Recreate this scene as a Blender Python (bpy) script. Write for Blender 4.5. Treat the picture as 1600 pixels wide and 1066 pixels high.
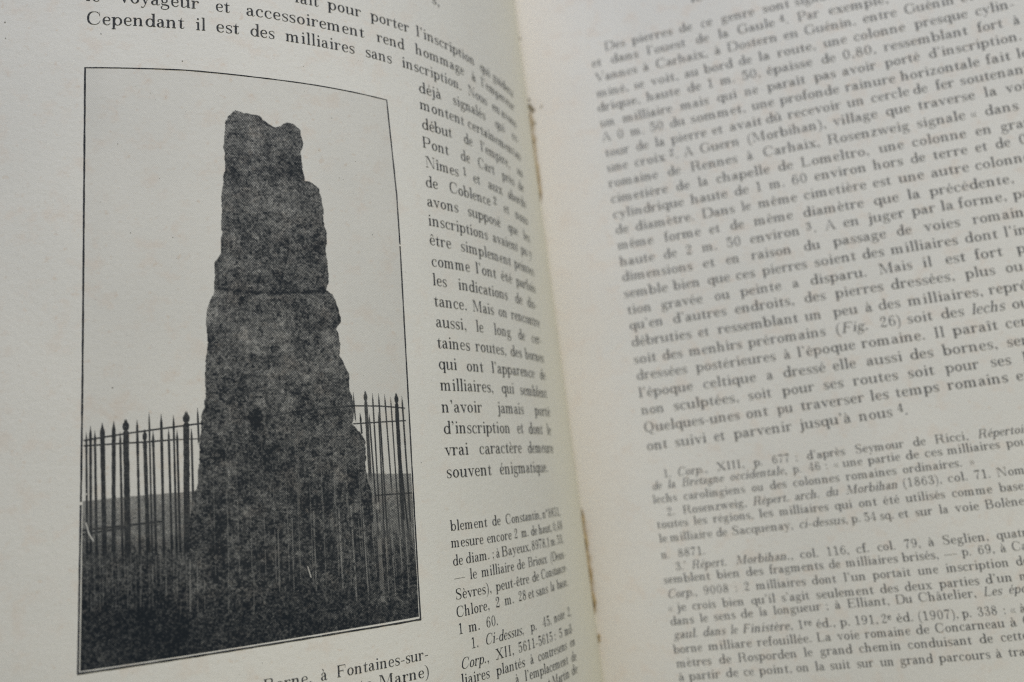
import bpy, math, random
import numpy as np
from mathutils import Matrix, Vector
random.seed(7); RNG = np.random.default_rng(11)
MM = 0.001
for o in list(bpy.data.objects): bpy.data.objects.remove(o)
SC = bpy.context.scene
# ------------------------------------------------ camera, light, exposure
CAM_F, CAM_C, CAM_R = 1305.65, [-30.669, -110.941, 213.285], [[0.990982, -0.117854, 0.063759], [0.103381, 0.975189, 0.19575], [-0.085247, -0.187393, 0.978579]]
cam = bpy.data.cameras.new('camera'); cam_o = bpy.data.objects.new('camera', cam); SC.collection.objects.link(cam_o); SC.camera = cam_o
R3 = Matrix(CAM_R).transposed()
cam_o.matrix_world = Matrix.Translation(Vector(CAM_C)*MM) @ R3.to_4x4()
cam.sensor_width = 36; cam.lens = CAM_F/1600*36
cam.clip_start = 0.005; cam.clip_end = 20
cam.dof.use_dof = True; cam.dof.focus_distance = 0.1548; cam.dof.aperture_fstop = 10.3; cam.dof.aperture_blades = 7
SC.view_settings.view_transform = 'Standard'; SC.view_settings.look = 'None'; SC.view_settings.gamma = 1; SC.view_settings.use_curve_mapping = False
SC.view_settings.exposure = 0.03
SC.cycles.use_denoising = False; SC.cycles.filter_width = 1.15
W = bpy.data.worlds.new('World'); SC.world = W; W.use_nodes = True
bg = W.node_tree.nodes['Background']; bg.inputs[0].default_value = (1.0, 0.94, 0.78, 1); bg.inputs[1].default_value = 0.006
def area(name, loc, target, size, power, col):
    l = bpy.data.lights.new(name, 'AREA'); l.shape = 'RECTANGLE'; l.size, l.size_y = size; l.energy = power; l.color = col
    o = bpy.data.objects.new(name, l); SC.collection.objects.link(o); o.location = loc
    o.rotation_euler = (Vector(target)-Vector(loc)).to_track_quat('-Z', 'Y').to_euler(); return o
area('window_light', (0.0, 0.50, 0.50), (0, -0.06, .02), (0.4, 0.4), 4.20, (0.762, 0.81, 1.0))
area('side_light', (0.45, 0.20, 0.35), (0, -0.06, .02), (0.4, 0.4), 0.78, (1.0, 0.99, 0.90))
area('room_light', (0.10, -0.25, 0.45), (0, -0.06, .02), (0.3, 0.3), 0.64, (1.0, 0.972, 0.69))

# ------------------------------------------------ the two page surfaces (millimetres: s away from the gutter, v down the page)
KN = [0.0, 4.0, 8.0, 12.0, 18.0, 26.0, 38.0, 55.0, 75.0, 100.0, 140.0]
PF = [[1.4963, 1.3426, 1.2147, 1.1288, 1.0677, 1.0287, 0.9257, 0.7301, 0.462, 0.3076, 0.0188], [0.6321, 0.5304, 0.4331, 0.3519, 0.2766, 0.2826, 0.3039, 0.3166, 0.282, 0.2408, 0.2474], [-0.0194, -0.0392, -0.0379, -0.0302, -0.0314, -0.0049, -0.0374, -0.0026, -0.0713, -0.012, 0.0071], [0.0665, 0.0452, 0.0183, -0.008, -0.0304, -0.0269, -0.0112, -0.0009, 0.0174, -0.0441, -0.048]]
SKEW = {"L": (1.3696, -0.6550), "R": (-0.5551, 0.1618)}
FRL = 122.395
_sg = np.linspace(0, 170, 341)
def _prof(th):
    t = np.interp(_sg, KN, th); c, s = np.cos(t), np.sin(t); d = _sg[1]-_sg[0]
    return (np.concatenate([[0], np.cumsum((c[1:]+c[:-1])/2*d)]), np.concatenate([[0], np.cumsum((s[1:]+s[:-1])/2*d)]))
PF = np.array(PF)
PROF = {'L': (_prof(PF[0]-PF[2]), _prof(PF[0]+PF[2])), 'R': (_prof(PF[1]-PF[3]), _prof(PF[1]+PF[3]))}
def page_pt(side, s, v):
    s = np.asarray(s, float); v = np.asarray(v, float)
    sk, ro = SKEW[side]
    sp = s+sk*(v-60)/100; v2 = v+ro*(s-60)/100
    (X0, Z0), (X1, Z1) = PROF[side]; t = v2/120
    X = (1-t)*np.interp(sp, _sg, X0)+t*np.interp(sp, _sg, X1)
    Z = (1-t)*np.interp(sp, _sg, Z0)+t*np.interp(sp, _sg, Z1)
    if side == 'L': X = -X
    return np.stack([X, -v2, Z], -1)
def page_nm(side, s, v):
    e = .6
    a = page_pt(side, np.asarray(s)+e, v)-page_pt(side, np.maximum(np.asarray(s)-e, 0), v)
    b = page_pt(side, s, np.asarray(v)+e)-page_pt(side, s, np.asarray(v)-e)
    n = np.cross(a, b); n /= np.linalg.norm(n, axis=-1, keepdims=True)
    return n*np.sign(n[..., 2:3])
def off_pt(side, s, v, h): return (page_pt(side, s, v)+page_nm(side, s, v)*np.asarray(h)[..., None])*MM

# ------------------------------------------------ helpers
def link(name, me, mat=None, parent=None):
    o = bpy.data.objects.new(name, me); SC.collection.objects.link(o)
    if mat: me.materials.append(mat)
    if parent: o.parent = parent
    return o
def mesh_np(name, V, F, smooth=False, uv=None):
    """V (n,3) array, F list of equal-length faces as (m,k) array, or a list of such arrays"""
    me = bpy.data.meshes.new(name)
    Fs = F if isinstance(F, list) and not isinstance(F[0], tuple) else [F]
    Fs = [np.asarray(f, np.int32) for f in Fs if len(f)]
    idx = np.concatenate([f.ravel() for f in Fs]); tot = np.concatenate([np.full(len(f), f.shape[1], np.int32) for f in Fs])
    me.vertices.add(len(V)); me.vertices.foreach_set('co', np.asarray(V, np.float32).ravel())
    me.loops.add(len(idx)); me.loops.foreach_set('vertex_index', idx)
    me.polygons.add(len(tot)); st = np.concatenate([[0], np.cumsum(tot)[:-1]]).astype(np.int32)
    me.polygons.foreach_set('loop_start', st)
    try: me.polygons.foreach_set('loop_total', tot)
    except Exception: pass
    me.polygons.foreach_set('use_smooth', np.full(len(tot), smooth))
    if uv is not None:
        l = me.uv_layers.new(name='page'); l.data.foreach_set('uv', np.asarray(uv, np.float32)[idx].ravel())
    me.update(calc_edges=True); me.validate(); return me
def grid_faces(nx, ny):
    a = (np.arange(ny-1)[:, None]*nx+np.arange(nx-1)[None]).ravel()
    return np.stack([a, a+1, a+nx+1, a+nx], 1)
def node(nt, kind, **kw):
    n = nt.nodes.new(kind)
    for k, v in kw.items():
        if k.startswith('i_'): n.inputs[int(k[2:]) if k[2:].isdigit() else k[2:].replace('_', ' ')].default_value = v
        else: setattr(n, k, v)
    return n
def mix(nt, fac, a, b, mode='MIX'):
    m = nt.nodes.new('ShaderNodeMix'); m.data_type = 'RGBA'; m.blend_type = mode
    for sock, val in ((m.inputs[0], fac), (m.inputs[6], a), (m.inputs[7], b)):
        if isinstance(val, bpy.types.NodeSocket): nt.links.new(val, sock)
        elif isinstance(val, (int, float)): sock.default_value = val
        else: sock.default_value = (*val, 1)
    return m.outputs[2]
def math_n(nt, op, a, b=0., c=0., clamp=False):
    m = nt.nodes.new('ShaderNodeMath'); m.operation = op; m.use_clamp = clamp
    for i, val in enumerate((a, b, c)):
        if isinstance(val, bpy.types.NodeSocket): nt.links.new(val, m.inputs[i])
        else: m.inputs[i].default_value = val
    return m.outputs[0]
def noise(nt, vec, scale, detail=3, rough=.55):
    n = node(nt, 'ShaderNodeTexNoise'); n.inputs['Scale'].default_value = scale; n.inputs['Detail'].default_value = detail; n.inputs['Roughness'].default_value = rough
    nt.links.new(vec, n.inputs['Vector']); return n.outputs['Fac']
def step(nt, x, lo, hi):
    m = node(nt, 'ShaderNodeMapRange', interpolation_type='SMOOTHSTEP', clamp=True); nt.links.new(x, m.inputs[0])
    m.inputs[1].default_value = lo; m.inputs[2].default_value = hi; return m.outputs[0]
# ------------------------------------------------ materials
def paper_nodes(nt, side):
    """aged rag paper: mottling, foxing, fibres, yellowing along the fold, greyer inner half on the left page; all in page millimetres"""
    uv = node(nt, 'ShaderNodeUVMap', uv_map='page').outputs[0]
    sep = node(nt, 'ShaderNodeSeparateXYZ'); nt.links.new(uv, sep.inputs[0]); s, v = sep.outputs[0], sep.outputs[1]
    off = node(nt, 'ShaderNodeVectorMath', operation='ADD'); nt.links.new(uv, off.inputs[0]); off.inputs[1].default_value = (300, 0, 0) if side == 'R' else (0, 0, 0)
    p = off.outputs[0]
    col = mix(nt, step(nt, noise(nt, p, .035, 3), .35, .65), (.728, .705, .645), (.758, .732, .668))
    col = mix(nt, math_n(nt, 'MULTIPLY', step(nt, noise(nt, p, .21, 4, .65), .50, .68), .50), col, (.725, .64, .55))
    fo = step(nt, noise(nt, p, .62, 3, .6), .60, .74)
    col = mix(nt, math_n(nt, 'MULTIPLY', fo, .38), col, (.64, .50, .38))
    spk = step(nt, noise(nt, p, 1.5, 2, .5), .735, .80)
    col = mix(nt, math_n(nt, 'MULTIPLY', spk, .30), col, (.42, .30, .20))
    if side == 'R':   # pinkish staining beside the fold, and brown glue seepage in two places
        w = math_n(nt, 'ADD', s, math_n(nt, 'MULTIPLY', math_n(nt, 'SUBTRACT', noise(nt, p, .11, 3), .5), 22))
        col = mix(nt, math_n(nt, 'MULTIPLY', math_n(nt, 'SUBTRACT', 1, step(nt, w, 3, 24)), .34), col, (.80, .705, .58))
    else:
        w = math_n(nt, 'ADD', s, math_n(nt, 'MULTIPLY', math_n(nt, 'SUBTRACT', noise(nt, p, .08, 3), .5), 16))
        col = mix(nt, math_n(nt, 'MULTIPLY', math_n(nt, 'SUBTRACT', 1, step(nt, w, 38, 88)), .65), col, (.620, .612, .570))  # left page greyer from the fold out across the text column
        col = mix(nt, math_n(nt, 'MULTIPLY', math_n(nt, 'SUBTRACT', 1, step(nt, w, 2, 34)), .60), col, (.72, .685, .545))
    for c, h, wd in ((19, 13.5, 1.0), (128, 13, 1.6)):
        win = math_n(nt, 'SUBTRACT', 1, step(nt, math_n(nt, 'ABSOLUTE', math_n(nt, 'SUBTRACT', v, c)), h*.8, h))
        edge = math_n(nt, 'ADD', s, math_n(nt, 'MULTIPLY', math_n(nt, 'SUBTRACT', noise(nt, p, .5, 3), .5), 3.0))
        k = math_n(nt, 'MULTIPLY', win, math_n(nt, 'SUBTRACT', 1, step(nt, edge, wd*.3, wd*1.3)))
        col = mix(nt, math_n(nt, 'MULTIPLY', k, .6), col, (.46, .35, .19))
    fib = noise(nt, p, 5.0, 3, .65)
    col = mix(nt, step(nt, fib, .25, .75), col, mix(nt, 1.0, col, (.93, .93, .92), 'MULTIPLY'))
    return col, p, fib
def new_mat(name):
    m = bpy.data.materials.new(name); m.use_nodes = True; nt = m.node_tree; b = nt.nodes['Principled BSDF']
    return m, nt, b
def paper_bump(nt, b, p, fib, k=.10):
    bp = node(nt, 'ShaderNodeBump'); bp.inputs['Strength'].default_value = k; bp.inputs['Distance'].default_value = 0.00012
    n2 = noise(nt, p, .9, 3, .6)
    nt.links.new(math_n(nt, 'ADD', fib, math_n(nt, 'MULTIPLY', n2, 1.6)), bp.inputs['Height']); nt.links.new(bp.outputs[0], b.inputs['Normal'])
def paper_mat(side):
    m, nt, b = new_mat('aged_paper_'+('left' if side == 'L' else 'right'))
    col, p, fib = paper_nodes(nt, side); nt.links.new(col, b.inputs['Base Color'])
    b.inputs['Roughness'].default_value = .82; b.inputs['Specular IOR Level'].default_value = .25
    paper_bump(nt, b, p, fib, .35); return m
def ink_mat(side, dens=.985):
    m, nt, b = new_mat('printing_ink_'+('left' if side == 'L' else 'right'))
    col, p, fib = paper_nodes(nt, side)
    d = math_n(nt, 'SUBTRACT', dens, math_n(nt, 'MULTIPLY', step(nt, noise(nt, p, 3.2, 3, .7), .42, .75), .16))
    d = math_n(nt, 'SUBTRACT', d, math_n(nt, 'MULTIPLY', step(nt, noise(nt, p, .10, 2), .4, .7), .04))
    nt.links.new(mix(nt, d, col, (.010, .014, .021)), b.inputs['Base Color'])
    b.inputs['Roughness'].default_value = .7; b.inputs['Specular IOR Level'].default_value = .04
    paper_bump(nt, b, p, fib, .35); return m
def photo_mat():
    m, nt, b = new_mat('halftone_print')
    col, p, fib = paper_nodes(nt, 'L')
    at = node(nt, 'ShaderNodeAttribute', attribute_name='tone'); t = at.outputs['Fac']
    sep = node(nt, 'ShaderNodeSeparateXYZ'); nt.links.new(p, sep.inputs[0])
    q = 2*math.pi/.215*.7071
    a = math_n(nt, 'SINE', math_n(nt, 'MULTIPLY', math_n(nt, 'ADD', sep.outputs[0], sep.outputs[1]), q))
    c = math_n(nt, 'SINE', math_n(nt, 'MULTIPLY', math_n(nt, 'SUBTRACT', sep.outputs[0], sep.outputs[1]), q))
    scr = math_n(nt, 'MULTIPLY', math_n(nt, 'ADD', a, c), .5)      # 45 degree screen, -1..1
    amp = math_n(nt, 'MULTIPLY', math_n(nt, 'MULTIPLY', t, math_n(nt, 'SUBTRACT', 1, t)), 1.9)
    d = math_n(nt, 'ADD', t, math_n(nt, 'MULTIPLY', scr, amp), clamp=True)
    nt.links.new(mix(nt, math_n(nt, 'MULTIPLY', d, .995), col, (.011, .0155, .021)), b.inputs['Base Color'])
    b.inputs['Roughness'].default_value = .7; b.inputs['Specular IOR Level'].default_value = .04
    paper_bump(nt, b, p, fib, .3); return m
def plain_mat(name, c1, c2, scale, rough=.8):
    m, nt, b = new_mat(name); tc = node(nt, 'ShaderNodeTexCoord')
    nt.links.new(mix(nt, step(nt, noise(nt, tc.outputs['Object'], scale, 4), .35, .65), c1, c2), b.inputs['Base Color']); b.inputs['Roughness'].default_value = rough
    return m
PAPER = {k: paper_mat(k) for k in 'LR'}; INK = {'L': ink_mat('L'), 'R': ink_mat('R', .86)}; PHOTO = photo_mat()  # right ink set paler, veiling haze put into its colour
GLUE = plain_mat('brown_binding_glue', (.30, .21, .10), (.46, .36, .20), 900, .6)
DEBRIS = plain_mat('dark_dried_glue', (.10, .08, .045), (.30, .23, .12), 1500, .7)
CLOTH = plain_mat('book_cloth', (.20, .12, .08), (.25, .16, .10), 600)
WOOD = plain_mat('table_wood', (.25, .17, .11), (.33, .23, .15), 12, .5)
def edge_mat():
    m, nt, b = new_mat('page_edges'); tc = node(nt, 'ShaderNodeTexCoord'); mp = node(nt, 'ShaderNodeMapping'); mp.inputs['Scale'].default_value = (80, 80, 6000)
    nt.links.new(tc.outputs['Object'], mp.inputs[0]); nt.links.new(mix(nt, step(nt, noise(nt, mp.outputs[0], 1, 2), .4, .6), (.50, .44, .34), (.64, .58, .47)), b.inputs['Base Color']); b.inputs['Roughness'].default_value = .9
    return m
EDGE = edge_mat()
# ------------------------------------------------ typeface
# ---- a small Didone typeface drawn with strokes, stems and serifs (units of 1/1000 em) ----
SW, HW = 100, 37
def pq(*p): return ([tuple(q) for q in p], [tuple(range(len(p)))])
def bx(x0, y0, x1, y1): return pq((x0, y0), (x1, y0), (x1, y1), (x0, y1))
def stm(x, y0, y1, w=SW): return bx(x, y0, x+w, y1)
def srf(x0, x1, y): return bx(x0, y, x1, y+HW)
def flg(x, y): return pq((x-58, y-26), (x, y-62), (x, y), (x-58, y-8))
def ell(cx, cy, rx, ry, tx=SW, ty=HW, n=20):
    v = []; f = []
    for i in range(n):
        a = 2*math.pi*i/n; c, s = math.cos(a), math.sin(a)
        v.append((cx+rx*c, cy+ry*s)); v.append((cx+(rx-tx)*c, cy+(ry-ty)*s))
    for i in range(n):
        j = (i+1) % n; f.append((2*i, 2*j, 2*j+1, 2*i+1))
    return v, f
def dot(x, y, r, n=10):
    return pq(*[(x+r*math.cos(2*math.pi*i/n), y+r*math.sin(2*math.pi*i/n)) for i in range(n)])
def stk(*p, m=5):
    P = [tuple(map(float, q)) for q in p]
    A = [tuple(2*a-b for a, b in zip(P[0], P[1]))]+P+[tuple(2*a-b for a, b in zip(P[-1], P[-2]))]
    S = []
    for i in range(1, len(A)-2):
        for k in range(m+(i == len(A)-3)):
            t = k/m
            S.append(tuple(.5*(2*b+(c-a)*t+(2*a-5*b+4*c-d)*t*t+(3*b-a-3*c+d)*t**3) for a, b, c, d in zip(*A[i-1:i+3])))
    v = []; f = []
    for i, (x, y, w) in enumerate(S):
        a, b = S[max(i-1, 0)], S[min(i+1, len(S)-1)]
        dx, dy = b[0]-a[0], b[1]-a[1]; l = math.hypot(dx, dy) or 1
        w = max(w, 14)/2; nx, ny = -dy/l*w, dx/l*w
        v += [(x+nx, y+ny), (x-nx, y-ny)]
        if i: f.append((2*i-2, 2*i-1, 2*i+1, 2*i))
    return v, f
H, S_ = HW, SW
X = 440; CP = 690; AS = 710; DS = -210
def arch(x): # arch from a stem's right edge x to the next stem; returns prims, next stem left = x+128
    return [stk((x-10, 330, H), (x+40, 400, 30), (x+105, X-22, 50), (x+158, 385, 76), (x+170, 320, S_)), stm(x+128, 0, 330)]
def nn(x): return [flg(x, X), stm(x, 0, X), srf(x-42, x+S_+42, 0)]
def mv(pr, dx=0, dy=0, k=1): return [([(x*k+dx, y*k+dy) for x, y in v], f) for v, f in pr]
GL = {}
def G(ch, adv, pr): GL[ch] = (adv, pr)
G('a', 445, [dot(100, 335, 40), stk((70, 345, 20), (95, 400, 28), (175, X-12, 30), (262, 400, 70), (288, 310, S_)), stm(246, 70, 320), stk((288, 80, S_), (305, 30, 60), (350, 8, 30), (395, 30, 24), (415, 75, 20)),
  stk((288, 262, H), (180, 238, 40), (92, 175, 78), (84, 95, S_), (120, 22, 60), (180, 8, 34), (245, 50, 26), (275, 100, 22))])
G('b', 500, [flg(45, AS), stm(45, 10, AS), ell(262, 213, 205, 226), stk((58, 30, 60), (90, 60, 20), m=2)][:3])
G('c', 415, [stk((360, 330, H), (345, 385, 30), (290, 425, H), (220, X-12, 28), (135, 390, 60), (85, 290, 84), (80, 200, 86), (100, 100, 80), (160, 25, 50), (230, 3, 30), (310, 28, H), (372, 95, 20)), dot(330, 340, 42)])
G('d', 510, [flg(350, AS), stm(350, 0, AS), srf(390, 486, 0), ell(240, 213, 205, 226)])
G('e', 425, [stk((130, 232, H), (220, 232, H), (345, 232, H), m=2), stk((350, 232, 40), (348, 310, 72), (300, 400, 52), (225, X-13, 26), (145, 400, 55), (90, 310, 84), (82, 210, 88), (105, 100, 80), (165, 28, 50), (240, 3, 30), (315, 30, H), (375, 95, 20))])
G('f', 300, [stm(85, 0, 560), srf(35, 245, 0), srf(25, 250, X-H), stk((127, 550, S_), (140, 640, 70), (190, 700, 40), (250, 706, 26), (290, 670, 20)), dot(275, 645, 40)])
G('g', 470, [ell(200, 290, 150, 148, 74), stk((330, 380, 20), (360, 415, 24), (400, 420, 30)), dot(418, 400, 34), stk((105, 165, H), (75, 110, 36), (110, 65, 60), (220, 50, 76), (330, 30, 78), (385, -30, 70), (370, -120, 50), (290, -190, 30), (200, -205, 30), (95, -180, 40), (52, -110, 56), (90, -40, 34), (140, 0, 22))])
G('h', 535, [flg(62, AS), stm(62, 0, AS), srf(20, 188, 0)]+arch(146)+[srf(232, 400, 0)])
def shift_h():
    G('h', 535, [flg(62, AS), stm(62, 0, AS), srf(18, 190, 0)]+arch(150)+mv([srf(0, 172, 0)], 235))
    G('n', 535, [flg(62, X), stm(62, 0, X), srf(18, 190, 0)]+arch(150)+mv([srf(0, 172, 0)], 235)+[bx(278+84, 0, 278+84, 0)][:0])
    G('m', 800, [flg(62, X), stm(62, 0, X), srf(18, 190, 0)]+arch(146)+[srf(232, 400, 0)]+mv(arch(146), 212)+[srf(444, 612, 0)]) 
def arch2(x, w): # x: right edge of the stem, w: counter width
    return [stk((x-10, 320, H), (x+w*.35, 400, 30), (x+w*.8, X-24, 52), (x+w+32, 385, 78), (x+w+42, 310, S_)), stm(x+w, 0, 325), srf(x+w-40, x+w+S_+42, 0)]
G('h', 540, [flg(62, AS), stm(62, 0, AS), srf(20, 188, 0)]+arch2(146, 168))
G('n', 540, [flg(62, X), stm(62, 0, X), srf(20, 188, 0)]+arch2(146, 168))
G('m', 800, [flg(62, X), stm(62, 0, X), srf(20, 188, 0)]+arch2(146, 158)+arch2(388, 158))
G('i', 275, [flg(96, X), stm(96, 0, X), srf(50, 228, 0), dot(136, 610, 50)])
G('ı', 275, [flg(96, X), stm(96, 0, X), srf(50, 228, 0)])
G('j', 265, [flg(96, X), stm(96, -60, X), stk((138, -50, S_), (128, -140, 70), (80, -200, 40), (20, -195, 26)), dot(22, -165, 38), dot(136, 610, 50)])
G('k', 520, [flg(62, AS), stm(62, 0, AS), srf(20, 188, 0), pq((140, 170), (160, 150), (400, X), (370, X)), pq((210, 260), (350, 0), (450, 0), (260, 290)), srf(310, 500, 0), srf(300, 460, X-H)])
G('l', 270, [flg(94, AS), stm(94, 0, AS), srf(48, 226, 0)])
G('o', 480, [ell(240, 213, 200, 226)])
G('p', 515, [flg(58, X), stm(58, DS, X), srf(16, 190, DS), ell(276, 213, 205, 226)])
G('q', 505, [stm(352, DS, X-5), srf(305, 480, DS), ell(240, 213, 205, 226)])
G('r', 400, [flg(66, X), stm(66, 0, X), srf(24, 210, 0), stk((150, 290, H), (190, 380, 26), (250, X-14, 34), (320, 425, 28), (352, 390, 20)), dot(330, 372, 45)])
G('s', 370, [stk((315, 320, 20), (305, 390, 26), (240, X-8, H), (160, X-14, 28), (90, 380, 56), (78, 310, 70), (130, 255, 80), (240, 195, 82), (300, 130, 74), (285, 50, 56), (215, 6, 28), (140, 4, H), (75, 50, 24), (62, 130, 20)), bx(312, 300, 328, X), bx(50, 0, 66, 140)])
G('t', 330, [stm(92, 60, X), pq((92, X-20), (176, X-20), (176, 590), (162, 590), (120, 470)), srf(20, 290, X-H), stk((134, 80, S_), (148, 28, 62), (200, 6, 30), (260, 34, 24), (292, 110, 20))])
G('u', 535, [flg(62, X), stm(62, 110, X), stk((104, 120, S_), (118, 45, 74), (175, 10, 46), (255, 30, 30), (345, 110, H)), flg(350, X), stm(350, 0, X), srf(390, 495, 0)])
G('v', 470, [srf(5, 200, X-H), srf(300, 468, X-H), pq((55, X-8), (150, X-8), (285, 60), (240, -8), (228, -8)), pq((228, -8), (258, -8), (402, X-8), (372, X-8))])
G('w', 690, [srf(5, 190, X-H), srf(520, 685, X-H), srf(240, 420, X-H), pq((50, X-8), (142, X-8), (250, 80), (210, -8), (196, -8)), pq((196, -8), (228, -8), (345, X-8), (318, X-8)), pq((290, X-8), (378, X-8), (482, 80), (446, -8), (432, -8)), pq((432, -8), (462, -8), (620, X-8), (592, X-8))])
G('x', 480, [srf(10, 205, X-H), srf(285, 455, X-H), srf(10, 185, 0), srf(270, 475, 0), pq((50, X-8), (150, X-8), (432, 8), (332, 8)), pq((90, 8), (122, 8), (385, X-8), (353, X-8))])
G('y', 465, [srf(5, 195, X-H), srf(300, 465, X-H), pq((55, X-8), (150, X-8), (280, 60), (240, -10), (232, -10)), stk((385, X-10, 28), (300, 190, 28), (215, -60, 28), (150, -170, 28), (90, -195, 26), (50, -170, 20)), dot(70, -165, 38)])
G('z', 415, [srf(45, 370, X-H), srf(40, 375, 0), pq((40, 10), (140, 10), (370, X-10), (270, X-10)), bx(40, 320, 56, X), bx(360, 0, 376, 130)])
# capitals
def vs(x, w=96): return [stm(x, 0, CP, w), srf(x-48, x+w+48, 0), srf(x-48, x+w+48, CP-H)]
G('A', 720, [pq((20, 10), (48, 10), (330, CP), (305, CP)), pq((290, CP+5), (345, CP+5), (620, 10), (520, 10)), srf(-5, 190, 0), srf(440, 700, 0), bx(130, 220, 470, 244)])
G('B', 665, vs(90)+[stk((180, CP-13, H), (330, CP-13, 28), (470, 640, 70), (495, 530, 92), (455, 420, 66), (320, 366, 28), (180, 362, H)), stk((180, 362, H), (360, 362, 28), (510, 310, 72), (545, 190, 98), (500, 60, 70), (350, 13, 28), (180, 13, H))])
G('C', 700, [stk((600, 480, 18), (570, 590, 26), (480, 670, H), (370, CP-8, 30), (230, 650, 62), (130, 530, 92), (100, 345, 100), (130, 160, 92), (230, 45, 62), (370, 5, 30), (500, 35, H), (600, 140, 22), (625, 230, 18)), bx(600, 450, 618, 690)])
G('D', 750, vs(90)+[stk((180, CP-13, H), (370, CP-14, 28), (540, 640, 66), (640, 510, 96), (660, 345, 102), (640, 180, 96), (540, 50, 66), (370, 14, 28), (180, 13, H))])
G('E', 640, vs(90)+[srf(180, 560, CP-H), srf(180, 575, 0), srf(180, 420, 350), bx(545, 500, 562, CP), bx(565, 0, 582, 200), bx(410, 260, 426, 460)])
G('F', 610, [stm(90, 0, CP, 96), srf(42, 250, 0), srf(42, 545, CP-H), srf(180, 410, 340), bx(530, 490, 547, CP), bx(400, 250, 416, 450)])
G('G', 740, [stk((600, 480, 18), (570, 590, 26), (480, 670, H), (370, CP-8, 30), (230, 650, 62), (130, 530, 92), (100, 345, 100), (130, 160, 92), (230, 45, 62), (370, 5, 30), (500, 30, 30), (600, 100, H)), bx(600, 450, 618, 690), bx(560, 40, 650, 290), srf(500, 700, 280)])
G('H', 800, vs(90)+vs(560)+[srf(180, 570, 340)])
G('I', 380, vs(142))
G('J', 460, [stm(230, 120, CP, 96), srf(180, 380, CP-H), stk((278, 130, 96), (265, 50, 70), (190, 5, 30), (100, 25, 28), (60, 90, 24)), dot(90, 110, 44)])
G('L', 620, [stm(90, 0, CP, 96), srf(42, 240, CP-H), srf(42, 560, 0), bx(548, 0, 565, 230)])
G('M', 900, [stm(115, 0, CP, 26), srf(40, 210, 0), srf(40, 190, CP-H), pq((120, CP), (225, CP), (455, 40), (430, 0), (415, 0)), pq((415, 0), (440, 0), (690, CP), (662, CP)), stm(662, 0, CP, 100), srf(610, 815, 0), srf(690, 812, CP-H)])
G('N', 780, [stm(115, 0, CP, 26), srf(40, 215, 0), srf(40, 190, CP-H), pq((120, CP), (240, CP), (640, 0), (618, -6), (600, -6)), stm(616, 0, CP, 26), srf(540, 715, CP-H)])
G('O', 760, [ell(380, 345, 300, 355, 100, 28, 28)])
G('P', 640, [stm(90, 0, CP, 96), srf(42, 250, 0), srf(42, 190, CP-H), stk((180, CP-13, H), (350, CP-14, 28), (510, 630, 74), (545, 500, 98), (505, 370, 70), (350, 313, 28), (180, 313, H))])
G('Q', 760, [ell(380, 345, 300, 355, 100, 28, 28), stk((300, 60, 30), (370, 40, 40), (430, -60, 50), (500, -150, 60), (600, -160, 30), (650, -110, 20))])
G('R', 720, vs(90)+[stk((180, CP-13, H), (350, CP-14, 28), (500, 635, 74), (530, 515, 96), (490, 400, 68), (350, 350, 28), (180, 350, H)), stk((380, 345, 34), (480, 290, 80), (510, 150, 94), (550, 30, 70), (620, 4, 30), (680, 60, 18))])
G('S', 560, [stk((475, 500, 18), (450, 620, 26), (360, CP-4, H), (250, CP-10, 30), (130, 620, 76), (115, 500, 92), (200, 410, 98), (370, 310, 100), (460, 200, 94), (430, 70, 72), (310, 6, 30), (200, 8, 28), (105, 80, 24), (78, 210, 18)), bx(470, 470, 488, 690), bx(66, 0, 84, 230)])
G('V', 710, [srf(-5, 250, CP-H), srf(490, 700, CP-H), pq((60, CP), (170, CP), (390, 60), (355, -8), (340, -8)), pq((345, -8), (368, -8), (610, CP), (582, CP))])
G('X', 720, [srf(10, 280, CP-H), srf(440, 690, CP-H), srf(10, 250, 0), srf(420, 710, 0), pq((60, CP), (180, CP), (655, 0), (535, 0)), pq((95, 0), (130, 0), (590, CP), (555, CP))])
# figures
G('0', 540, [ell(270, 345, 205, 352, 88, 26, 24)])
G('1', 540, [stm(235, 0, CP-8, 92), srf(130, 430, 0), pq((130, 560), (235, 590), (235, CP), (215, CP), (130, 600))])
G('2', 540, [dot(150, 505, 50), stk((105, 520, 22), (140, 640, 36), (250, CP-10, 30), (370, 640, 78), (400, 520, 92), (340, 380, 60), (200, 220, 34), (95, 70, 24), (80, 10, 20)), stk((80, 40, 26), (170, 70, 70), (300, 40, 86), (400, 40, 60), (450, 120, 24), (462, 200, 18))])
G('3', 540, [dot(150, 545, 48), stk((110, 560, 22), (150, 650, 32), (250, CP-10, 30), (370, 640, 72), (390, 530, 86), (340, 420, 60), (220, 372, 28)), stk((220, 368, 28), (360, 340, 64), (430, 220, 92), (400, 80, 76), (280, 6, 30), (150, 30, 30), (95, 130, 22)), dot(140, 150, 50)])
G('4', 540, [stm(310, 0, CP, 88), srf(220, 470, 0), bx(45, 180, 490, 206), pq((45, 186), (75, 186), (345, CP), (320, CP))])
G('5', 540, [pq((130, 580), (420, 580), (445, CP), (130, CP)), bx(120, 350, 142, CP), stk((128, 360, 20), (200, 430, 30), (300, 430, 44), (410, 350, 80), (440, 220, 94), (400, 80, 76), (280, 6, 30), (150, 30, 30), (95, 130, 22)), dot(138, 148, 48)])
G('6', 540, [ell(280, 215, 200, 222, 88, 26, 22), stk((125, 220, 92), (125, 380, 90), (190, 590, 56), (300, CP-10, 28), (400, 650, 22)), dot(395, 590, 46)])
G('7', 540, [pq((80, 590), (450, 590), (465, CP), (80, CP)), bx(70, 480, 86, CP), stk((455, 640, 26), (330, 430, 34), (250, 240, 70), (235, 60, 96), (238, 0, 90))])
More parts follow.
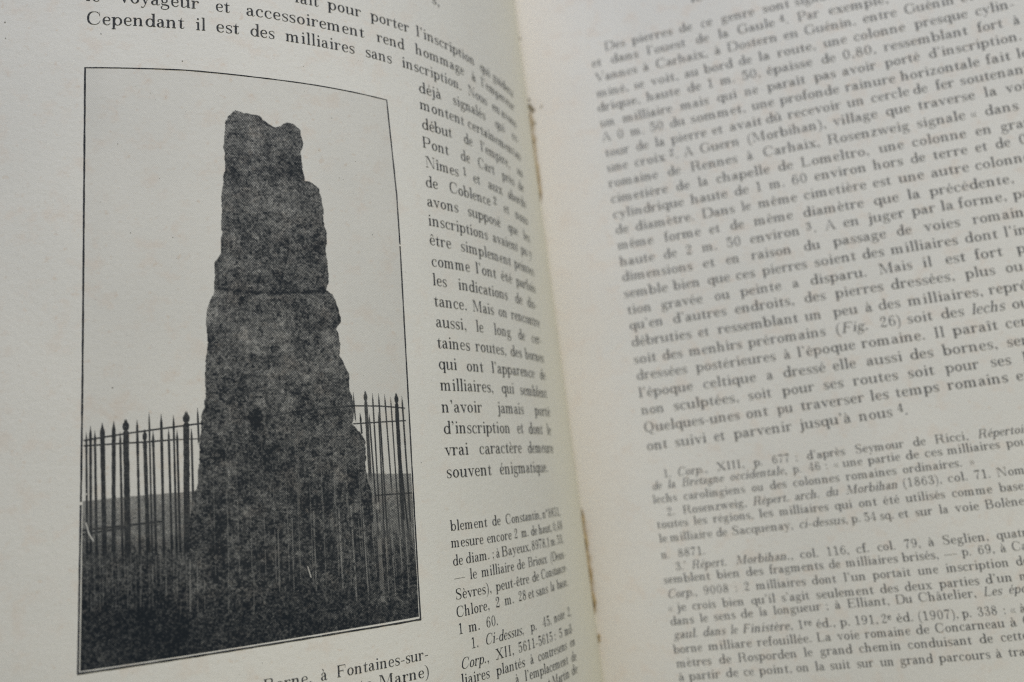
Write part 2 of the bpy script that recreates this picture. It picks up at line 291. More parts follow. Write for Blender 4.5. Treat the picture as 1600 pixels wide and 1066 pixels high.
G('8', 540, [ell(270, 525, 165, 170, 70, 26), ell(270, 195, 200, 202, 86, 26), stk((170, 440, 50), (270, 370, 90), (370, 290, 60))])
G('9', 540, [ell(260, 475, 200, 222, 88, 26, 22), stk((415, 470, 92), (415, 310, 90), (350, 100, 56), (240, 6, 28), (140, 40, 22)), dot(145, 100, 46)])
# points
G('.', 250, [dot(110, 50, 54)])
G(',', 250, [dot(110, 55, 54), stk((140, 60, 46), (160, 0, 34), (120, -90, 18), (90, -120, 14))])
G(':', 290, [dot(140, 50, 52), dot(140, 370, 52)])
G(';', 290, [dot(140, 55, 52), dot(140, 370, 52), stk((168, 60, 44), (186, 0, 32), (146, -90, 18), (116, -120, 14))])
G("'", 250, [dot(110, 640, 52), stk((138, 640, 46), (158, 590, 34), (120, 500, 18), (90, 475, 14))])
G('-', 330, [bx(45, 185, 285, 225)])
G('—', 1000, [bx(30, 190, 970, 216)])
G('(', 330, [stk((300, AS+20, 14), (180, 600, 40), (115, 420, 62), (105, 250, 68), (115, 80, 62), (180, -110, 40), (300, -225, 14))])
G(')', 330, [stk((30, AS+20, 14), (150, 600, 40), (215, 420, 62), (225, 250, 68), (215, 80, 62), (150, -110, 40), (30, -225, 14))])
G('«', 470, [stk((210, 380, 16), (120, 300, 40), (60, 215, 24), m=3), stk((60, 215, 24), (120, 130, 40), (210, 50, 16), m=3), stk((400, 380, 16), (310, 300, 40), (250, 215, 24), m=3), stk((250, 215, 24), (310, 130, 40), (400, 50, 16), m=3)])
G('»', 470, [([(470-x, y) for x, y in v], [tuple(reversed(q)) for q in f]) for v, f in GL['«'][1]])
G('°', 300, mv([ell(240, 213, 200, 226, 90, 40)], 20, 430, .55))
def acc(ch, base, kind):
    a, p = GL[base]; c = a/2-10 if base != 'a' else 205
    k = {'´': [pq((c-20, 500), (c+10, 500), (c+95, 650), (c+15, 650))], '`': [pq((c-10, 500), (c+20, 500), (c-15, 650), (c-95, 650))],
         '^': [stk((c-95, 500, 22), (c, 630, 50), (c+95, 500, 22), m=3)], '¨': [dot(c-80, 600, 44), dot(c+80, 600, 44)]}[kind]
    G(ch, a, p+k)
for c_, b_, k_ in ('éé´', 'èè`', 'êê^', 'àà`', 'ââ^', 'îî^', 'ûû^', 'ôô^', 'ùù`', 'ëë¨'):
    acc(c_, {'é': 'e', 'è': 'e', 'ê': 'e', 'à': 'a', 'â': 'a', 'î': 'ı', 'û': 'u', 'ô': 'o', 'ù': 'u', 'ë': 'e'}[c_], k_)
SLANT = .24
def shape(word):
    """lay a word out at natural width; returns width, [(dx, scale, dy, slant, char)]"""
    it = word.startswith('_') or word.startswith('(_'); w = word.replace('_', '')
    x = 0; out = []; k = 1; dy = 0
    for ch in w:
        if ch == '^': k = .76; dy = 230; continue
        kk = k*(.92 if it and ch.isalpha() else 1)
        out.append((x, k, kk, dy, SLANT if it and ch not in '().,' else 0, ch))
        if k < 1: out.append((x+24, k, kk, dy+6, 0, ch))
        x += GL[ch][0]*kk
    return x, out
# ------------------------------------------------ what is printed where (page millimetres)
TOP = [(122.33, 27.42), (115.31, 27.35), (105.65, 27.16), (93.25, 27.33), (81.03, 27.32), (66.72, 27.57)]
BOT = [(122.45, 129.84), (105.5, 129.86), (95.45, 129.87), (79.2, 129.93), (66.3, 130.04)]
SIL = [(23.66, 36.4), (24.18, 35.48), (25.33, 34.25), (26.75, 34.71), (28.06, 34.88), (29.4, 34.87), (30.78, 36.14), (32.26, 37.13), (33.59, 36.66), (34.74, 35.91), (36.07, 36.07), (37.26, 37.1), (37.46, 38.37), (37.75, 39.58), (37.2, 41.2), (37.21, 44.07), (37.47, 45.58), (37.7, 47.09), (39.24, 47.56), (40.44, 48.48), (40.76, 49.77), (40.89, 51.09), (41.04, 55.54), (41.35, 56.97), (41.58, 58.73), (41.17, 61.13), (41.57, 63.92), (41.59, 66.71), (41.0, 68.46), (42.15, 69.05), (42.66, 70.4), (43.31, 71.74), (43.53, 74.4), (42.63, 75.86), (43.21, 78.7), (42.93, 80.75), (43.87, 82.41), (44.74, 84.47), (44.49, 87.27), (45.04, 88.85), (45.28, 90.52), (45.27, 92.54), (44.89, 93.7), (46.37, 95.4), (46.99, 96.77), (47.31, 98.21), (46.93, 100.99), (47.15, 103.33), (47.84, 106.52), (47.97, 108.73), (48.06, 111.03), (47.44, 114.38), (48.15, 116.95), (48.4, 121.26), (48.4, 127.92), (48.87, 132.38), (14.93, 130.9), (15.58, 122.96), (16.04, 114.82), (16.58, 109.68), (16.91, 106.56), (17.33, 104.28), (17.83, 102.89), (18.13, 100.72), (18.3, 96.75), (18.63, 92.36), (18.8, 90.56), (19.23, 88.83), (19.56, 87.59), (19.47, 86.07), (19.39, 83.95), (19.46, 81.15), (20.02, 77.79), (19.61, 74.7), (19.84, 72.36), (20.66, 70.02), (21.23, 68.29), (21.12, 67.59), (21.34, 63.5), (21.9, 62.44), (22.34, 61.61), (22.51, 57.81), (22.54, 52.11), (22.95, 47.8), (23.37, 44.3), (23.07, 41.97), (23.25, 39.54)]
BARS = [(1.45, 90.88, 1.69, 113.8, 0.397, 0.88, 0), (3.24, 90.52, 3.77, 114.06, 0.681, 0.88, 0), (5.01, 90.41, 5.08, 114.23, 0.596, 0.88, 0), (8.6, 90.45, 9.1, 114.74, 0.369, 0.88, 0), (10.47, 89.41, 10.97, 114.98, 0.255, 0.88, 0), (12.36, 89.82, 12.75, 115.21, 0.397, 0.88, 0), (14.3, 90.1, 14.73, 115.46, 0.312, 0.88, 0), (18.15, 89.18, 18.33, 95.73, 0.284, 0.88, 0), (0.82, 91.85, 1.15, 113.73, 0.312, 0.88, 0), (2.12, 91.71, 2.58, 113.91, 0.369, 0.88, 0), (6.0, 92.31, 6.47, 114.4, 0.34, 0.88, 0), (11.08, 92.49, 11.57, 115.05, 0.369, 0.88, 0), (13.52, 92.42, 14.01, 115.37, 0.34, 0.88, 0), (14.85, 92.66, 15.29, 115.53, 0.34, 0.88, 0), (17.14, 92.58, 17.48, 115.82, 0.34, 0.88, 0), (6.84, 90.17, 7.28, 114.51, 0.879, 0.88, 1), (16.34, 89.59, 16.27, 115.66, 0.936, 0.85, 1), (9.77, 92.11, 10.38, 114.9, 0.596, 0.88, 1), (45.3, 87.77, 45.53, 93.53, 0.236, 0.85, 0), (49.03, 88.18, 49.29, 115.77, 0.262, 0.85, 0), (50.24, 88.21, 50.55, 115.92, 0.288, 0.85, 0), (51.45, 88.39, 51.88, 108.02, 0.262, 0.85, 0), (52.66, 88.97, 52.95, 116.21, 0.236, 0.85, 0), (55.03, 88.8, 55.28, 116.49, 0.34, 0.85, 0), (48.18, 91.93, 48.84, 115.72, 0.288, 0.85, 0), (50.04, 91.75, 49.96, 115.85, 0.288, 0.85, 0), (47.62, 87.58, 47.82, 105.55, 0.628, 0.75, 1), (53.85, 88.17, 53.74, 116.31, 0.733, 0.9, 1), (46.44, 91.71, 46.59, 95.45, 0.314, 0.9, 1), (53.47, 91.74, 54.81, 116.44, 0.314, 0.9, 0), (0.54, 93.16, 6.96, 92.61, 0.255, 0.86, 0), (6.96, 92.61, 12.79, 92.23, 0.227, 0.86, 0), (12.79, 92.23, 18.75, 91.85, 0.255, 0.86, 0), (0.53, 94.06, 9.38, 94.27, 0.227, 0.86, 0), (9.38, 94.27, 14.25, 94.28, 0.227, 0.86, 0), (14.25, 94.28, 18.22, 94.44, 0.142, 0.86, 0), (0.54, 108.31, -31.58, 109.8, 0.284, 0.86, 0), (6.99, 107.99, -29.21, 110.08, 0.284, 0.86, 0), (12.72, 107.63, -47.61, 107.99, 0.284, 0.86, 0), (45.07, 90.31, 50.45, 90.59, 0.209, 0.86, 0), (50.45, 90.59, 55.49, 91.15, 0.209, 0.86, 0), (45.11, 93.64, 55.48, 93.55, 0.209, 0.86, 0), (48.7, 106.98, 55.92, 107.19, 0.209, 0.86, 0), (23.93, 91.4, 30.53, 91.38, 0.196, 0.86, 0), (30.53, 91.38, 34.65, 90.82, 0.236, 0.86, 0), (34.65, 90.82, 39.32, 90.56, 0.236, 0.86, 0), (39.32, 90.56, 45.17, 90.33, 0.236, 0.86, 0), (34.73, 107.93, 42.42, 107.75, 0.218, 0.86, 0), (42.42, 107.75, 47.77, 107.9, 0.262, 0.86, 0), (27.42, 107.76, 34.73, 107.93, 0.131, 0.86, 0), (37.23, 108.6, 37.26, 122.17, 0.218, 0.55, -1), (41.73, 108.66, 41.89, 122.42, 0.218, 0.5, -1), (43.93, 108.46, 44.28, 124.82, 0.218, 0.5, -1), (46.06, 108.67, 46.45, 125.14, 0.218, 0.5, -1), (48.88, 108.53, 49.01, 125.52, 0.785, 0.58, -1), (50.15, 114.69, 50.26, 125.71, 0.174, 0.5, -1), (51.34, 114.4, 51.49, 125.05, 0.174, 0.5, -1), (52.96, 115.02, 52.94, 124.42, 0.174, 0.55, -1), (54.16, 115.16, 54.15, 124.18, 0.174, 0.55, -1), (38.91, 91.26, 38.75, 107.51, 0.174, 0.62, -1), (41.31, 91.82, 41.02, 107.74, 0.174, 0.6, -1), (43.54, 91.94, 43.2, 107.96, 0.174, 0.62, -1), (34.8, 91.89, 34.73, 107.93, 0.174, 0.62, -1), (31.0, 109.17, 31.05, 122.88, 0.174, 0.62, -1), (33.45, 109.44, 33.45, 123.23, 0.174, 0.62, -1), (3.51, 113.98, 3.55, 119.99, 0.116, 0.6, -1), (5.43, 116.24, 5.45, 120.74, 0.116, 0.62, -1), (7.22, 114.2, 7.23, 120.74, 0.145, 0.6, -1), (9.1, 114.44, 9.15, 120.75, 0.145, 0.52, -1), (10.97, 114.67, 11.03, 121.02, 0.145, 0.5, -1), (13.04, 116.47, 13.01, 121.55, 0.116, 0.62, -1), (14.76, 115.42, 14.77, 121.8, 0.116, 0.6, -1), (16.75, 114.38, 16.72, 122.58, 0.232, 0.55, -1), (1.76, 118.01, 1.78, 120.98, 0.116, 0.6, -1), (17.86, 115.56, 17.86, 122.75, 0.174, 0.6, -1), (18.96, 117.25, 18.96, 122.4, 0.116, 0.6, -1), (22.76, 117.24, 22.7, 123.97, 0.116, 0.62, -1), (26.88, 117.79, 26.74, 124.58, 0.116, 0.62, -1), (20.51, 94.46, 20.72, 117.43, 0.116, 0.64, -1), (21.41, 96.94, 21.63, 117.11, 0.105, 0.95, -1), (22.59, 94.49, 22.82, 116.91, 0.116, 0.64, -1), (23.49, 96.98, 23.73, 117.39, 0.105, 0.95, -1), (24.29, 94.59, 24.53, 117.65, 0.116, 0.64, -1), (25.2, 97.09, 25.46, 117.62, 0.105, 0.95, -1), (26.35, 94.68, 26.59, 118.48, 0.116, 0.64, -1), (27.26, 97.19, 27.54, 117.89, 0.105, 0.95, -1), (28.61, 94.17, 28.83, 119.23, 0.116, 0.64, -1), (29.53, 96.7, 29.81, 118.2, 0.105, 0.95, -1), (30.33, 94.22, 30.54, 120.08, 0.116, 0.64, -1), (31.25, 96.76, 31.55, 118.43, 0.105, 0.95, -1), (32.53, 94.25, 32.76, 119.86, 0.116, 0.64, -1), (33.46, 96.81, 33.77, 118.73, 0.105, 0.95, -1), (34.4, 94.18, 34.64, 119.9, 0.116, 0.64, -1), (35.33, 96.75, 35.65, 118.98, 0.105, 0.95, -1), (36.63, 93.44, 36.81, 120.94, 0.116, 0.64, -1), (37.57, 96.03, 37.86, 119.28, 0.105, 0.95, -1), (38.81, 93.99, 39.0, 121.28, 0.116, 0.64, -1), (39.76, 96.59, 40.08, 119.57, 0.105, 0.95, -1), (41.08, 94.1, 41.31, 120.28, 0.116, 0.64, -1), (42.04, 96.72, 42.35, 119.88, 0.105, 0.95, -1), (43.34, 93.57, 43.46, 122.06, 0.116, 0.64, -1), (44.31, 96.2, 44.59, 120.18, 0.105, 0.95, -1), (45.64, 93.15, 45.81, 120.17, 0.116, 0.64, -1), (45.22, 110.91, 45.71, 122.88, 0.093, 0.6, -1), (45.93, 108.52, 46.13, 121.5, 0.105, 0.95, -1), (46.38, 112.05, 46.92, 122.67, 0.093, 0.6, -1), (47.15, 108.64, 47.35, 121.28, 0.105, 0.95, -1), (47.64, 111.47, 48.15, 122.45, 0.093, 0.6, -1), (48.38, 108.77, 48.58, 121.06, 0.105, 0.95, -1), (48.85, 111.86, 49.38, 122.23, 0.093, 0.6, -1), (49.63, 108.89, 49.82, 120.83, 0.105, 0.95, -1), (50.12, 111.55, 50.64, 122.02, 0.093, 0.6, -1), (50.89, 109.02, 51.09, 120.61, 0.105, 0.95, -1), (51.37, 111.97, 51.91, 121.8, 0.093, 0.6, -1), (52.18, 109.14, 52.37, 120.39, 0.105, 0.95, -1), (52.67, 111.94, 53.21, 121.58, 0.093, 0.6, -1), (53.48, 109.27, 53.68, 120.16, 0.105, 0.95, -1), (53.98, 112.03, 54.53, 121.36, 0.093, 0.6, -1), (54.81, 109.4, 55.02, 119.94, 0.105, 0.95, -1), (55.29, 112.5, 55.89, 121.14, 0.093, 0.6, -1), (56.17, 109.53, 56.39, 119.71, 0.105, 0.95, -1), (1.14, 112.72, 1.29, 119.88, 0.093, 0.62, -1), (2.18, 112.73, 2.34, 121.06, 0.093, 0.62, -1), (2.99, 111.15, 3.15, 120.73, 0.093, 0.62, -1), (4.03, 113.08, 4.17, 119.88, 0.093, 0.62, -1), (4.85, 111.49, 4.99, 120.89, 0.093, 0.62, -1), (5.72, 111.77, 5.84, 118.39, 0.093, 0.62, -1), (6.76, 113.62, 6.87, 118.61, 0.093, 0.62, -1), (7.66, 112.32, 7.77, 118.95, 0.093, 0.62, -1), (8.4, 113.29, 8.5, 121.51, 0.093, 0.62, -1), (9.23, 113.01, 9.32, 118.8, 0.093, 0.62, -1), (10.43, 112.46, 10.51, 121.82, 0.093, 0.62, -1), (11.47, 113.02, 11.54, 122.37, 0.093, 0.62, -1), (12.15, 112.05, 12.21, 121.1, 0.093, 0.62, -1), (12.98, 112.45, 13.04, 120.55, 0.093, 0.62, -1), (14.15, 112.49, 14.21, 119.45, 0.093, 0.62, -1), (15.2, 113.01, 15.23, 122.77, 0.093, 0.62, -1), (16.17, 113.29, 16.2, 121.18, 0.093, 0.62, -1), (42.29, 124.37, 49.29, 124.73, 0.14, 0.95, -1), (49.29, 124.73, 55.85, 124.23, 0.14, 0.95, -1), (49.32, 124.29, 55.88, 123.78, 0.116, 0.7, -1)]
HZ = [(0.25, 102.98), (5.28, 103.0), (11.15, 103.05), (17.85, 103.21), (47.17, 102.87), (56.18, 103.58)]
GRD = [(0.03, 109.58), (7.24, 110.85), (14.08, 111.47), (17.07, 110.79), (48.72, 112.93), (56.9, 115.24)]
GROOVE = [(21.5, 68.18), (26.04, 68.68), (31.62, 69.04), (37.42, 68.88), (41.15, 68.58)]
NICHE = (27.72, 91.5)
SCRATCH = [(35.91, 118.04, 36.4, 119.84)]
MARKS = [(16.21, 25.41, 0.12), (38.19, 23.76, 0.09), (5.45, 41.64, 0.1), (9.73, 41.83, 0.06), (12.23, 47.99, 0.07), (8.36, 30.75, 0.05), (10.8, 32.0, 0.05), (43.43, 33.7, 0.09), (40.6, 40.74, 0.08), (47.91, 42.16, 0.1), (44.46, 45.93, 0.08), (45.22, 46.24, 0.09), (47.9, 45.02, 0.06), (42.31, 48.48, 0.06), (47.18, 48.92, 0.06), (50.76, 56.96, 0.1), (2.73, 52.27, 0.07), (7.55, 57.91, 0.1), (14.39, 58.81, 0.09), (20.38, 45.96, 0.05), (13.36, 32.74, 0.05), (47.47, 84.72, 0.08), (4.81, 84.75, 0.12), (57.14, 82.96, 0.06), (57.78, 80.16, 0.05), (58.32, 101.67, 0.1), (54.08, 78.71, 0.06), (27.92, 132.65, 0.08), (24.21, 133.85, 0.06), (49.72, 20.18, 0.07), (50.14, 20.22, 0.06), (50.71, 20.23, 0.07), (51.27, 20.31, 0.05), (2.63, 20.89, 0.12), (-13.14, 18.64, 0.14), (-12.97, 21.67, 0.12)]
